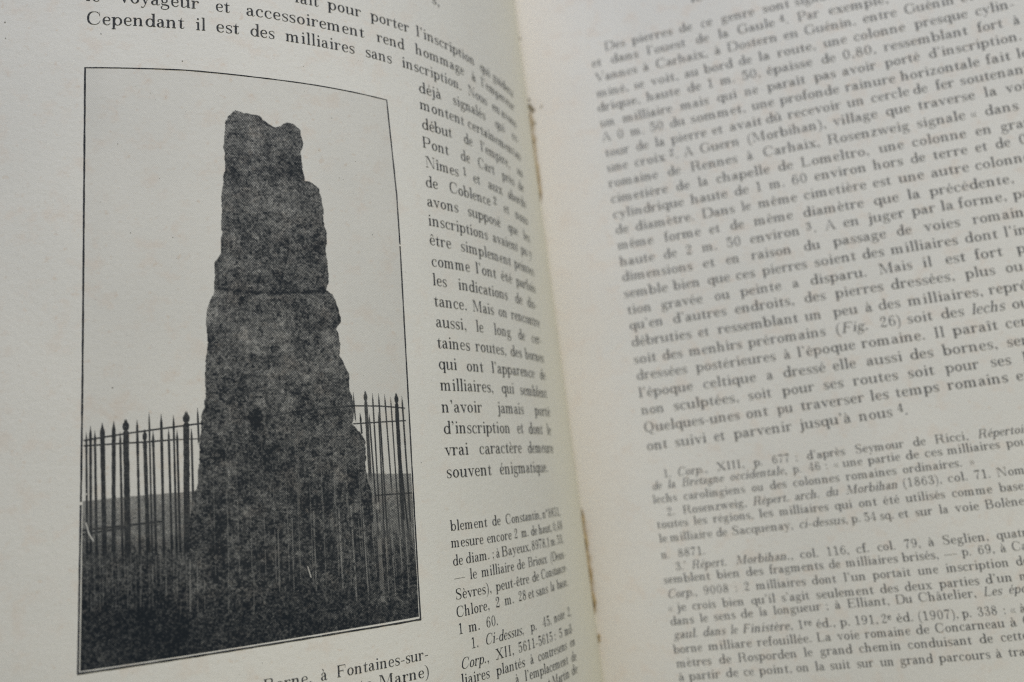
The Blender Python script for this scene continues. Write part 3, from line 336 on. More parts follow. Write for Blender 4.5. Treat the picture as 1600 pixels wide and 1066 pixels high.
LINES = """L body fait 85.53 80.57 10.38 10.33|pour 78.79 71.43 10.31 10.28|porter 69.38 59.73 10.28 10.3|l'inscription 58.01 38.6 10.31 10.45|qui 36.41 31.73 10.47 10.51|guidera 30.43 19.19 10.53 10.61
L body le 122.45 119.91 14.59 14.63|voyageur 116.82 103.1 14.67 14.81|et 100.39 97.65 14.82 14.84|accessoirement 94.86 70.95 14.85 14.83|rend 68.22 61.34 14.82 14.78|hommage 58.55 43.25 14.76 14.67|à 40.56 38.74 14.66 14.65|l'empereur 36.56 19.48 14.63 14.55
L body Cependant 122.3 105.69 19.17 19.03|il 103.92 102.03 19.02 19.01|est 100.34 95.99 19 18.98|des 94.24 89.48 18.98 18.96|milliaires 87.53 73.31 18.96 18.95|sans 71.08 64.74 18.95 18.96|inscription. 62.39 44.73 18.96 19|Nous 42.55 34.6 19.01 19.03|en 32.41 28.36 19.03 19.04|avons 27.85 19.38 19.04 19.06
L body déjà 58.41 51.89 23.66 23.47|signalés 48.39 36.05 23.39 23.25|qui 31.71 26.94 23.23 23.22|re- 22.91 18.89 23.22 23.23
L body montent 58.43 44.92 27.48 27.6|certainement 43.79 22.65 27.61 27.73|au 22.22 18.81 27.74 27.75
L body début 58.29 49.45 31.97 31.83|de 45.72 42.47 31.82 31.84|l'empire, 39.57 26.09 31.86 32.07|au 22.14 18.74 32.16 32.22
L body Pont 58.49 50.9 36.14 36.27|de 47.27 44.01 36.3 36.32|Cart 41.23 34.34 36.32 36.3|près 30.9 24.62 36.28 36.24|de 22.52 19.27 36.22 36.2
L body Nîmes 58.06 48.33 40.48 40.58|^1 47.12 45.7 40.59 40.59|et 43.58 40.95 40.58 40.57|aux 37.82 31.5 40.55 40.48|abords 28.95 19.02 40.45 40.31
L body de 58.43 54.93 44.96 44.9|Coblence 51.81 37.47 44.85 44.74|^2 36.41 34.77 44.73 44.73|et 31.77 29.15 44.72 44.72|nous 26.04 18.97 44.72 44.73
L body avons 58.42 49.37 49.19 49.05|supposé 46.51 33.87 49.03 49.07|que 30.65 25.5 49.1 49.14|les 22.64 18.93 49.18 49.22
L body inscriptions 58.46 39.85 53.37 53.36|avaient 38.1 26.47 53.35 53.3|pu 24.99 21.34 53.29 53.28|y 20.44 18.67 53.27 53.26
L body être 58.51 52.4 57.57 57.61|simplement 49.74 30.86 57.62 57.7|peintes 29.34 18.5 57.7 57.73
L body comme 58.39 47.25 62.12 61.94|l'ont 45.59 37.97 61.93 61.93|été 36.15 31.12 61.94 61.97|parfois 29.31 18.88 61.99 62.09
L body les 58.44 54.54 66.11 66.22|indications 51.45 33.95 66.29 66.38|de 30.8 27.06 66.37 66.34|dis- 24.71 19.26 66.32 66.28
L body tance. 58.49 49.07 70.55 70.61|Mais 47.55 40.24 70.61 70.62|on 38.61 35.01 70.62 70.62|rencontre 33.37 18.5 70.61 70.58
L body aussi, 58.39 49.76 74.83 74.94|le 47 44.51 74.96 74.97|long 40.95 34.17 74.98 74.97|de 31.06 27.69 74.96 74.95|cer- 24.29 18.52 74.93 74.9
L body taines 58.45 49.29 79.17 79.25|routes, 47.73 36.77 79.26 79.29|des 35.22 30.17 79.29 79.29|bornes 28.64 18.55 79.29 79.27
L body qui 58.51 53.46 83.45 83.54|ont 50.92 45.64 83.57 83.6|l'apparence 43.09 24.72 83.6 83.48|de 21.91 18.59 83.45 83.41
L body milliaires, 58.42 42.82 87.81 87.81|qui 40.12 35.19 87.81 87.82|semblent 32.77 19.01 87.82 87.82
L body n'avoir 58.49 47.14 92.16 92.16|jamais 42.12 31.94 92.17 92.17|porté 26.79 18.31 92.17 92.18
L body d'inscription 58.41 38.18 96.37 96.44|et 35.7 32.93 96.45 96.46|dont 30.81 23.63 96.47 96.49|le 21.32 18.9 96.5 96.5
L body vrai 58.48 52.1 100.66 100.67|caractère 49.16 34.42 100.68 100.7|demeure 31.98 18.83 100.7 100.71
L body souvent 58.48 45.8 104.99 105.03|énigmatique. 43.32 22.88 105.04 105.08
L note blement 58.42 48.47 115.07 115.17|de 47.13 44.34 115.17 115.18|Constantin, 42.89 29.01 115.18 115.16|n° 28.4 25.85 115.16 115.15|8851, 25.55 18.83 115.15 115.12
L note mesure 58.55 49.97 118.23 118.36|encore 49.05 41.21 118.37 118.39|2 40.47 39.05 118.38 118.38|m. 37.81 34.98 118.37 118.36|de 34.11 31.43 118.35 118.33|haut, 30.87 24.3 118.33 118.27|0,48 23.83 18.61 118.26 118.21
L note de 58.46 55.86 121.59 121.57|diam. 55.2 48.5 121.56 121.51|; 47.94 47.17 121.5 121.49|à 46.69 45.51 121.49 121.48|Bayeux, 45.01 34.71 121.47 121.38|8978, 34.47 27.75 121.38 121.33|1 27.72 26.29 121.33 121.32|m. 25.79 22.71 121.32 121.29|53, 22.36 18.77 121.29 121.27
L note — 58.45 55.61 124.6 124.6|le 54.53 52.49 124.6 124.61|milliaire 51.34 41.3 124.61 124.64|de 40.43 37.56 124.64 124.64|Brioux 36.37 28.46 124.64 124.64|(Deux- 26.9 18.57 124.64 124.63
L note Sèvres), 58.41 48.73 127.83 127.87|peut-être 47.6 36.48 127.87 127.79|de 35.46 32.56 127.78 127.74|Constance- 31.74 18.49 127.73 127.57
L note Chlore, 58.51 49.67 131.03 130.97|2 48.19 46.68 130.96 130.95|m. 45.31 42.25 130.93 130.9|28 40.97 38.08 130.89 130.86|et 37.48 35.22 130.85 130.83|sans 34.48 29.4 130.82 130.77|la 28.12 26.22 130.75 130.73|base, 24.89 18.92 130.72 130.66
L note 1 58.41 56.98 134.11 134.13|m. 55.77 52.69 134.14 134.18|60. 51.23 47.66 134.19 134.22
L note 1. 55.54 53.45 137.2 137.25|_Ci-dessus, 51.84 40.01 137.28 137.35|p. 37.68 35.31 137.34 137.33|45, 33.15 29.29 137.31 137.27|note 28.1 22.47 137.26 137.2|2, 21.07 18.92 137.18 137.15
L note _Corp., 58.34 50.99 140.38 140.46|XII, 49.2 43.65 140.48 140.55|5611-5615 42.49 29.52 140.57 140.71|: 28.84 27.94 140.73 140.74|5 26.61 24.8 140.75 140.77|mil- 23.57 18.89 140.78 140.83
L note liaires 58.5 51.19 143.16 143.34|plantés 49.42 40.58 143.37 143.49|à 38.84 37.6 143.51 143.52|contresens 36.09 23.18 143.53 143.58|en 21.44 18.58 143.58 143.58
L note à 44.16 42.95 146.12 146.16|l'emplacement 41.17 23.37 146.21 146.62|de 21.63 18.79 146.65 146.7
L note et 34.61 32.33 149.41 149.39|Martin 31.51 23.45 149.38 149.35|de 22.13 18.99 149.34 149.32
L cap Borne, 94.47 86.25 137.32 137.25|à 84.95 83.74 137.23 137.22|Fontaines-sur- 82.2 65.11 137.21 137.08
L cap (Haute-Marne) 85.17 65.08 140.14 140.14
R body Des 23.12 28.86 -5.05 -5.06|pierres 30.58 41.48 -5.07 -5.09|de 43.15 46.66 -5.09 -5.1|ce 48.86 51.96 -5.11 -5.11|genre 54.14 62.77 -5.12 -5.14|sont 64.73 71.62 -5.14 -5.16|signalées 72.84 86.03 -5.16 -5.16
R body et 19.07 21.77 -1.07 -1.06|dans 24.27 31.87 -1.04 -1.01|l'ouest 33.94 44.36 -1 -0.95|de 46.93 50.4 -0.93 -0.92|la 52.76 55.46 -0.91 -0.89|Gaule 57.62 67.21 -0.88 -0.83|^4 68.26 69.68 -0.83 -0.82|. 69.76 70.63 -0.82 -0.82|Par 72.82 78.18 -0.8 -0.78|exemple, 80.43 95.07 -0.76 -0.69
R body Vannes 19.48 30.89 3.31 3.32|à 32.4 34.08 3.32 3.32|Carhaix, 35.76 49.56 3.32 3.33|à 51.19 52.81 3.33 3.33|Dostern 54.43 67.2 3.33 3.34|en 68.61 72.45 3.35 3.35|Guénin, 73.8 86.52 3.35 3.36|entre 88.05 96.29 3.36 3.37|Guénin 97.95 109.79 3.37 3.38|et 111.09 114.16 3.38 3.38
R body miné, 19.3 28.04 7.82 7.81|se 29.35 32.17 7.81 7.8|voit, 33.85 41.25 7.8 7.79|au 42.71 46.36 7.79 7.78|bord 47.82 55.19 7.78 7.77|de 56.62 59.99 7.77 7.76|la 61.58 64.57 7.76 7.76|route, 66.32 76.01 7.75 7.74|une 77.73 83.54 7.74 7.73|colonne 85.07 97.49 7.72 7.7|presque 99.64 112.04 7.7 7.68|cylin- 113.65 122.74 7.68 7.66
R body drique, 18.92 30.63 11.92 11.93|haute 32.12 40.98 11.93 11.95|de 42.81 46.44 11.95 11.95|1 47.85 49.73 11.96 11.96|m. 51.3 55.23 11.96 11.96|50, 56.65 61.59 11.97 11.97|épaisse 62.99 74.41 11.98 11.99|de 76.47 80.06 11.99 12|0,80, 81.59 89.86 12 12.01|ressemblant 91.53 111.21 12.02 12.05|fort 113.3 119.2 12.05 12.06|à 121.42 123 12.06 12.06
R body un 19.12 23.09 16.36 16.36|milliaire 25.16 38.33 16.36 16.34|mais 40.35 47.77 16.33 16.32|qui 49.74 54.91 16.32 16.31|ne 56.85 60.2 16.3 16.3|paraît 62.47 71.95 16.29 16.28|pas 74.01 79.3 16.27 16.26|avoir 80.83 89.07 16.26 16.25|porté 91.08 99.34 16.24 16.23|d'inscription. 101.3 122.73 16.22 16.22
R body A 19.12 21.62 20.5 20.5|0 23.07 24.95 20.5 20.5|m. 26.63 30.53 20.5 20.5|50 31.64 35.51 20.5 20.5|du 36.97 40.98 20.5 20.5|sommet, 42.43 56.52 20.5 20.53|une 57.92 63.5 20.53 20.54|profonde 64.89 79.39 20.54 20.57|rainure 80.75 92.77 20.58 20.6|horizontale 93.93 112.27 20.6 20.64|fait 113.55 119.25 20.65 20.66|le 120.51 123.26 20.66 20.66
R body tour 19.3 25.85 24.94 24.92|de 27.52 30.85 24.92 24.91|la 32.5 35.07 24.9 24.89|pierre 36.71 45.92 24.89 24.86|et 47.17 50.02 24.86 24.85|avait 51.61 59.85 24.84 24.82|dû 60.72 64.7 24.81 24.8|recevoir 66.07 79.14 24.79 24.75|un 80.49 84.67 24.75 24.73|cercle 86.17 95.26 24.73 24.7|de 96.08 99.51 24.69 24.68|fer 101.3 105.66 24.68 24.66|soutenant 106.95 122.73 24.66 24.66
R body une 19.29 24.89 29.16 29.14|croix 26.55 34.63 29.13 29.1|^2 35.55 36.98 29.09 29.09|. 37.21 38.08 29.09 29.09|A 39.44 41.95 29.08 29.07|Guern 43.48 53.58 29.07 29.03|(Morbihan), 55.33 74.85 29.02 28.94|village 76.36 87.05 28.93 28.89|que 88.87 94.78 28.88 28.86|traverse 96.41 109.64 28.85 28.79|la 111.55 114.56 28.79 28.79|voie 116.45 122.97 28.79 28.79
R body romaine 19.09 32.19 33.46 33.45|de 34.55 37.99 33.45 33.45|Rennes 40.5 52.37 33.45 33.45|à 54.64 56.21 33.45 33.45|Carhaix, 58.63 72.58 33.45 33.44|Rosenzweig 74.27 93.64 33.44 33.44|signale 95.27 106.56 33.44 33.43|« 107.58 109.21 33.43 33.43|dans 110.86 118.42 33.43 33.43|le 120.3 123.04 33.43 33.43
R body cimetière 19.08 34.11 37.8 37.83|de 36.09 39.68 37.83 37.84|la 41.65 44.31 37.85 37.85|chapelle 46.26 59.65 37.86 37.89|de 61.54 65.29 37.89 37.9|Lomeltro, 67.12 83.5 37.91 37.95|une 85.64 91.53 37.95 37.97|colonne 93.32 105.88 37.97 38|en 107.79 111.6 38 38|granit 113.49 123.2 38 38
R body cylindrique 19.06 37.61 42.08 42.07|haute 39.22 48.58 42.07 42.07|de 50.15 53.79 42.07 42.07|1 55.27 57.15 42.07 42.07|m. 58.78 62.7 42.07 42.07|60 64.06 68.08 42.07 42.07|environ 69.59 82.06 42.07 42.06|hors 83.54 90.56 42.06 42.06|de 92.19 95.74 42.06 42.06|terre 97.36 105.36 42.06 42.06|et 106.95 109.8 42.06 42.06|de 111.53 114.98 42.06 42.06|0,60 116.7 124.09 42.06 42.06
R body de 19.22 22.7 46.37 46.37|diamètre. 24.35 39.64 46.37 46.38|Dans 41.41 49.64 46.38 46.39|le 51.21 53.62 46.39 46.4|même 55.34 64.86 46.4 46.41|cimetière 66.34 81.28 46.41 46.42|est 82.59 87 46.42 46.43|une 88.62 94.6 46.43 46.43|autre 96.05 104.83 46.44 46.44|colonne 106.1 118.55 46.44 46.44
R body même 19.19 28.46 50.57 50.61|forme 31.16 40.58 50.63 50.67|et 42.52 45.32 50.68 50.69|de 47.76 51.22 50.71 50.72|même 53.62 63.13 50.73 50.78|diamètre 65.45 79.85 50.79 50.86|que 81.97 87.98 50.88 50.91|la 89.76 92.82 50.92 50.93|précédente, 94.9 114.04 50.94 51.04
R body haute 19.15 28.21 55.05 55.05|de 30.36 33.92 55.05 55.05|2 35.88 37.82 55.05 55.05|m. 40.11 43.96 55.05 55.05|50 46.04 49.84 55.05 55.05|environ 51.91 64.09 55.05 55.05|^3 65.39 66.89 55.05 55.05|. 67.18 68.05 55.06 55.06|A 70.03 72.53 55.06 55.06|en 74.16 78.09 55.06 55.06|juger 80.05 88.47 55.06 55.06|par 90.07 95.52 55.06 55.06|la 96.63 99.65 55.06 55.06|forme, 100.61 111.62 55.06 55.06|par 112.86 118.23 55.06 55.06
R body dimensions 19.12 37.18 59.13 59.21|et 39.63 42.77 59.22 59.23|en 45.37 48.82 59.24 59.26|raison 51.56 61.36 59.27 59.31|du 64.16 68.14 59.33 59.34|passage 71.11 83.48 59.36 59.41|de 85.73 89.26 59.42 59.44|voies 91.98 100.24 59.45 59.49|romaines 102.92 117.67 59.49 59.49
R body semble 18.99 30.28 63.54 63.57|bien 31.7 38.38 63.58 63.59|que 40.12 45.83 63.6 63.61|ces 47.11 51.89 63.62 63.63|pierres 53.59 64.26 63.63 63.66|soient 65.92 75.74 63.67 63.69|des 77.04 82.2 63.7 63.71|milliaires 83.65 98.92 63.71 63.76|dont 100.34 107.86 63.76 63.78|l'inscrip- 109.1 123.48 63.78 63.78
R body tion 19.31 25.57 67.89 67.91|gravée 27.88 38.42 67.91 67.93|ou 41.2 44.99 67.94 67.95|peinte 47.55 57.51 67.95 67.97|a 60.01 61.67 67.98 67.98|disparu. 64.19 77.55 67.99 68.02|Mais 80.13 87.79 68.02 68.04|il 90.01 92.23 68.05 68.05|est 95.08 99.8 68.06 68.07|fort 101.69 108.07 68.07 68.09|probable 111.02 124.99 68.09 68.09
R body qu'en 19.26 27.97 71.97 71.99|d'autres 30.26 43.63 72 72.04|endroits, 45.51 59.96 72.05 72.1|des 62.11 67.19 72.1 72.12|pierres 69.35 80.46 72.13 72.16|dressées, 82.05 96.59 72.17 72.22|plus 98.79 105.5 72.23 72.25|ou 107.67 111.68 72.25 72.25
R body débruties 19.2 34.35 76.28 76.37|et 35.91 38.67 76.38 76.4|ressemblant 40.74 60.06 76.41 76.54|un 61.54 65.47 76.55 76.57|peu 68.11 73.76 76.59 76.63|à 75.36 77.12 76.64 76.65|des 78.39 83.48 76.66 76.69|milliaires, 85.06 101.99 76.7 76.82|représen- 103.08 118.21 76.82 76.82
R body soit 19.14 24.98 80.79 80.8|des 26.38 31.45 80.8 80.81|menhirs 33.01 46.02 80.81 80.83|préromains 47.37 65.7 80.83 80.85|(_Fig. 67.83 75.55 80.86 80.87|26) 77.93 82.83 80.87 80.88|soit 84.09 89.9 80.88 80.89|des 91.62 96.92 80.89 80.9|_lechs 98.33 105.77 80.9 80.91|ou 107.31 111.32 80.91 80.91
R body dressées 19.26 32.02 84.92 84.96|postérieures 34.1 53.35 84.97 85.03|à 55.17 56.82 85.04 85.04|l'époque 58.29 71.74 85.05 85.09|romaine. 73.02 87.51 85.09 85.14|Il 89.22 91.72 85.15 85.16|paraît 93.43 103.5 85.16 85.2|certain 105.05 116.22 85.2 85.2
R body l'époque 19.19 32.76 89.35 89.38|celtique 35.16 48 89.38 89.4|a 50.33 51.99 89.41 89.41|dressé 54.29 64.22 89.41 89.43|elle 65.7 71.13 89.44 89.45|aussi 73.36 81.53 89.45 89.47|des 83.1 88.39 89.47 89.48|bornes, 90.41 102.63 89.48 89.51|semées 104.47 115.59 89.51 89.51
R body non 19.29 25.05 93.74 93.73|sculptées, 27.3 43.31 93.72 93.7|soit 45.31 50.95 93.7 93.69|pour 53.42 60.9 93.68 93.67|ses 62.87 67.51 93.67 93.66|routes 69.58 79.79 93.66 93.64|soit 81.82 87.87 93.64 93.63|pour 90.19 97.59 93.62 93.61|ses 100.06 104.66 93.61 93.61|limites 107.1 117.95 93.61 93.61
R body Quelques-unes 19.15 42.76 98.16 97.99|ont 44.1 49.45 97.98 97.94|pu 51.52 55.18 97.92 97.9|traverser 56.94 71.49 97.88 97.77|les 72.75 76.97 97.76 97.73|temps 78.37 88.12 97.72 97.64|romains 89.81 103.16 97.62 97.52|et 104.84 107.82 97.52 97.52
R body ont 19.33 24.6 102.66 102.61|suivi 26.3 34.1 102.59 102.5|et 35.76 38.48 102.48 102.45|parvenir 40.58 54.31 102.43 102.27|jusqu'à 56.05 67.75 102.25 102.11|nous 69.45 77 102.09 101.99|^4 78.03 79.45 101.99 101.99|. 79.55 80.42 101.99 101.99
R note 1. 22.38 24.47 109.67 109.66|_Corp., 25.76 33.21 109.65 109.61|XIII, 35.32 42.04 109.6 109.57|p. 44.11 46.32 109.55 109.54|677 48.34 52.62 109.53 109.51|; 53.66 54.42 109.5 109.5|d'après 56.34 65.14 109.49 109.44|Seymour 67.25 78.09 109.43 109.36|de 80.01 82.89 109.36 109.36|Ricci, 84.81 92.18 109.36 109.36|_Répertoire 94.09 106.22 109.36 109.36
R note _de 19.31 21.62 112.3 112.29|_la 23 24.99 112.29 112.29|_Bretagne 26.51 36.62 112.28 112.26|_occidentale, 37.97 51.48 112.26 112.23|p. 52.78 54.8 112.22 112.22|46 56.24 59.09 112.22 112.21|: 60.02 60.79 112.21 112.21|« 61.98 63.22 112.2 112.2|une 64.01 68.5 112.2 112.19|partie 69.61 76.8 112.18 112.17|de 77.9 80.92 112.16 112.16|ces 82.01 85.97 112.15 112.15|milliaires 86.92 98.34 112.14 112.11|pourraient 99.7 112.74 112.11 112.11
R note lechs 19.01 24.98 115.55 115.52|carolingiens 26.5 41.17 115.51 115.44|ou 42.64 45.43 115.43 115.41|des 46.89 50.81 115.4 115.38|colonnes 52.25 62.75 115.37 115.31|romaines 64.16 75.39 115.31 115.24|ordinaires. 76.62 89.69 115.23 115.16|» 91.03 92.27 115.16 115.16
R note 2. 21.92 24.05 118.84 118.82|Rosenzweig, 25.87 41.11 118.81 118.67|_Répert. 42.43 50.86 118.66 118.58|_arch. 52.01 57.85 118.57 118.51|_du 59.1 61.91 118.5 118.47|_Morbihan 63.6 75.07 118.45 118.34|(1863), 76.1 84.66 118.34 118.34|col. 85.81 90.27 118.34 118.34|71. 91.49 95.13 118.34 118.34|Nombre 96.35 106.5 118.34 118.34
R note toutes 19.18 26.76 121.6 121.61|les 27.96 31.26 121.61 121.62|régions, 32.61 42.21 121.62 121.64|les 43.38 46.72 121.64 121.65|milliaires 48.02 59.25 121.65 121.67|qui 60.52 64.57 121.68 121.68|ont 65.82 69.97 121.69 121.69|été 71.2 74.89 121.7 121.71|utilisés 76.12 84.65 121.71 121.73|comme 86 94.75 121.73 121.75|base 96.23 101.45 121.75 121.75
R note le 19.18 21.3 124.91 124.92|milliaire 21.91 31.97 124.92 124.94|de 32.86 35.53 124.94 124.95|Sacquenay, 36.56 50.8 124.95 124.98|_ci-dessus, 51.94 63.03 124.99 125.01|p. 63.73 65.81 125.01 125.02|54 66.38 69.23 125.02 125.02|sq. 69.94 73.08 125.03 125.03|et 73.9 76.2 125.04 125.04|sur 77.56 81.33 125.05 125.05|la 82.68 84.7 125.06 125.06|voie 86.04 91.28 125.07 125.08|Bolène 92.48 100.9 125.08 125.08
R note n. 19.18 21.39 128.75 128.75|8871. 23.09 29.82 128.75 128.75
R note 3. 22.11 24.2 131.8 131.8|' 24.21 24.88 131.8 131.8|_Répert. 25.99 34.32 131.8 131.81|_Morbihan., 36.3 49.62 131.81 131.83|col. 51.06 55.34 131.83 131.84|116, 56.89 62.11 131.84 131.85|cf. 63.48 66.57 131.85 131.86|col. 68.11 72.23 131.86 131.87|79, 73.91 77.53 131.87 131.88|à 78.97 80.47 131.88 131.88|Seglien, 82.05 91.95 131.88 131.9|quatre 93.45 101.37 131.9 131.9
R note semblent 18.95 30.02 134.57 134.61|bien 31.51 36.95 134.61 134.63|des 38.26 42.33 134.63 134.65|fragments 43.63 55.9 134.65 134.69|de 56.99 59.65 134.7 134.7|milliaires 60.74 72.1 134.71 134.75|brisés, 73.01 80.83 134.75 134.75|— 81.73 84.72 134.75 134.75|p. 85.62 87.71 134.75 134.75|69, 88.91 92.64 134.75 134.75|à 93.69 95.03 134.75 134.75|Carhaix 96.08 105.94 134.75 134.75
R note _Corp., 19.33 26.54 137.96 137.95|9008 27.83 33.86 137.95 137.95|: 35.11 35.88 137.95 137.95|2 37.26 38.73 137.95 137.95|milliaires 40.03 51.41 137.94 137.94|dont 52.68 58.16 137.94 137.93|l'un 59.72 64.66 137.93 137.93|portait 66.04 74.23 137.93 137.92|une 75.73 80.07 137.92 137.91|inscription 81.56 94.97 137.91 137.9|de 96.31 99.11 137.9 137.9
R note « 19.04 20.28 141.13 141.13|je 21.22 23.39 141.13 141.13|crois 24.73 30.36 141.13 141.13|bien 31.85 36.92 141.13 141.13|qu'il 38.38 44.03 141.13 141.13|s'agit 45.31 51.66 141.13 141.13|seulement 53.08 65.77 141.13 141.13|des 66.99 71.08 141.13 141.13|deux 72.28 78.11 141.13 141.13|parties 79.6 88.07 141.13 141.13|d'un 89.25 95.05 141.13 141.13|même 96.38 103.73 141.13 141.13
R note dans 19.08 24.75 144.2 144.13|le 26.07 28.06 144.11 144.08|sens 29.38 34.46 144.06 143.99|de 35.6 38.52 143.98 143.94|la 39.81 41.74 143.92 143.89|longueur 43.03 53.79 143.88 143.72|; 54.73 55.49 143.72 143.72|à 56.74 58.13 143.72 143.72|Elliant, 59.52 68.68 143.72 143.72|Du 69.89 73.49 143.72 143.72|Châtelier, 74.68 86.98 143.72 143.72|_Les 88.31 92.16 143.72 143.72|_époques 93.49 102.47 143.72 143.72
R note _gaul. 19.45 25.26 147.29 147.29|_dans 26.25 31.51 147.29 147.33|_le 32.63 34.31 147.34 147.36|_Finistère, 35.42 46.96 147.37 147.47|1^re 47.85 51.11 147.48 147.51|éd., 51.99 56.34 147.51 147.55|p. 57.27 59.58 147.56 147.58|191, 60.33 65.55 147.59 147.64|2^e 66.05 68.33 147.64 147.66|éd. 69.3 73.04 147.67 147.71|(1907), 73.86 82.43 147.72 147.8|p. 83.1 85.16 147.81 147.83|338 86.19 90.47 147.84 147.88|: 91.51 92.28 147.88 147.88|« 93.05 94.29 147.88 147.88|à 95.04 96.37 147.88 147.88
R note borne 18.99 25.77 150.57 150.57|milliare 27.09 37.18 150.57 150.57|refouillée. 38.3 50.66 150.57 150.57|La 51.6 54.86 150.57 150.57|voie 56.1 61 150.57 150.57|romaine 62.07 71.85 150.57 150.57|de 72.89 75.85 150.57 150.57|Concarneau 76.88 91.42 150.57 150.57|à 92.45 93.93 150.57 150.57|Carhaix 95.1 104.96 150.57 150.57
R note mètres 19.18 27.42 153.76 153.72|de 29.05 31.98 153.71 153.7|Rosporden 33.44 46.83 153.69 153.63|le 48.25 50.28 153.62 153.61|grand 51.83 58.91 153.61 153.57|chemin 60.28 69.32 153.57 153.52|conduisant 70.66 84.04 153.52 153.52|de 85.5 88.42 153.52 153.52|cette 89.89 95.66 153.52 153.52
R note à 19.21 20.7 156.8 156.8|partir 21.69 28.89 156.8 156.8|de 30.18 33.1 156.8 156.8|ce 34.23 36.63 156.8 156.8|point, 37.75 45.2 156.8 156.8|on 45.99 48.96 156.8 156.8|la 50.2 52.37 156.8 156.8|suit 53.45 57.89 156.8 156.8|sur 59.26 62.89 156.8 156.8|un 64.25 67.24 156.8 156.8|grand 68.44 75.37 156.8 156.8|parcours 76.54 87.19 156.8 156.8|à 88.21 89.52 156.8 156.8|travers 90.83 99.35 156.8 156.8
"""
EXTRA = [('s,', 52.6, 49.9, 0.3, 0.3), ('le', 47.2, 50.9, -12.9, -12.8)]
CRUMBS = [(.5, 3.2, .35), (.45, 5.0, .5), (.75, 5.6, .45), (1.1, 6.5, .6), (1.2, 10.4, .35), (3.8, 6.3, .3), (.35, 25.6, .4, .3, 1.7), (.3, 27.0, .4, .3, 1.5), (.1, 119.9, .5), (.1, 121.2, .3), (1.0, 145.6, .5), (1.0, 146.6, .35), (.1, -15.6, .28)]
# ------------------------------------------------ the setting and the book
tb = mesh_np('table_top', np.array([(x*.6, y*.6-.08, -.0165) for x, y in ((-1, -1), (1, -1), (1, 1), (-1, 1))]+[(x*.6, y*.6-.08, -.045) for x, y in ((-1, -1), (1, -1), (1, 1), (-1, 1))]),
             [(0, 1, 2, 3), (7, 6, 5, 4), (0, 4, 5, 1), (1, 5, 6, 2), (2, 6, 7, 3), (3, 7, 4, 0)])
o = link('table_top', tb, WOOD); o['kind'] = 'structure'
book = bpy.data.objects.new('open_book', None); SC.collection.objects.link(book); book.empty_display_size = .02
book['label'] = 'old open French book with foxed cream pages and a halftone photograph of a standing stone'; book['category'] = 'book'
V0, V1, S1 = -48, 182, 150
def page(side, name, label):
    ss = np.concatenate([np.arange(0, 24, .75), np.linspace(24, S1, 110)]); vs_ = np.linspace(V0, V1, 90)
    S, V = np.meshgrid(ss, vs_); SS = S-SKEW[side][0]*(V-60)/100*np.clip(1-S/30, 0, 1)
    P = page_pt(side, SS, V)*MM
    me = mesh_np(name, P.reshape(-1, 3), grid_faces(len(ss), len(vs_)), True, np.stack([SS.ravel(), V.ravel()], 1))
    o = link(name, me, PAPER[side], book); o['label'] = label; return o
pages = {'L': page('L', 'left_page', 'left page, rising in a curve, with the picture of a stone behind railings'),
         'R': page('R', 'right_page', 'right page, full of text, out of focus')}
def stack(side):
    ss = np.linspace(1.5, S1-.5, 60); vs_ = np.linspace(V0+.5, V1-.5, 24); S, V = np.meshgrid(ss, vs_)
    a = off_pt(side, S, V, np.full(S.shape, -.12)).reshape(-1, 3); b = off_pt(side, S, V, -.12-5*np.clip(S/20, .1, 1)).reshape(-1, 3); n = len(a)
    g = grid_faces(len(ss), len(vs_)); nx, ny = len(ss), len(vs_)
    rim = list(range(nx))+[nx*(j+1)-1 for j in range(1, ny)]+[nx*ny-1-i for i in range(1, nx)]+[nx*j for j in range(ny-2, 0, -1)]
    R = [(rim[i], rim[(i+1) % len(rim)], rim[(i+1) % len(rim)]+n, rim[i]+n) for i in range(len(rim))]
    return link('page_stack', mesh_np('page_stack', np.concatenate([a, b]), [g, g[:, ::-1]+n, np.array(R)]), EDGE, book)
stack('L'); stack('R')
def board(x0, x1):
    c = [(x, y, z) for z in (-.0162, -.0135) for x, y in ((x0, -V1*MM-.004), (x1, -V1*MM-.004), (x1, -V0*MM+.004), (x0, -V0*MM+.004))]
    return link('cover_board', mesh_np('cover_board', np.array(c), [(3, 2, 1, 0), (4, 5, 6, 7), (0, 1, 5, 4), (1, 2, 6, 5), (2, 3, 7, 6), (3, 0, 4, 7)]), CLOTH, book)
board(-.155, -.004); board(.004, .155)
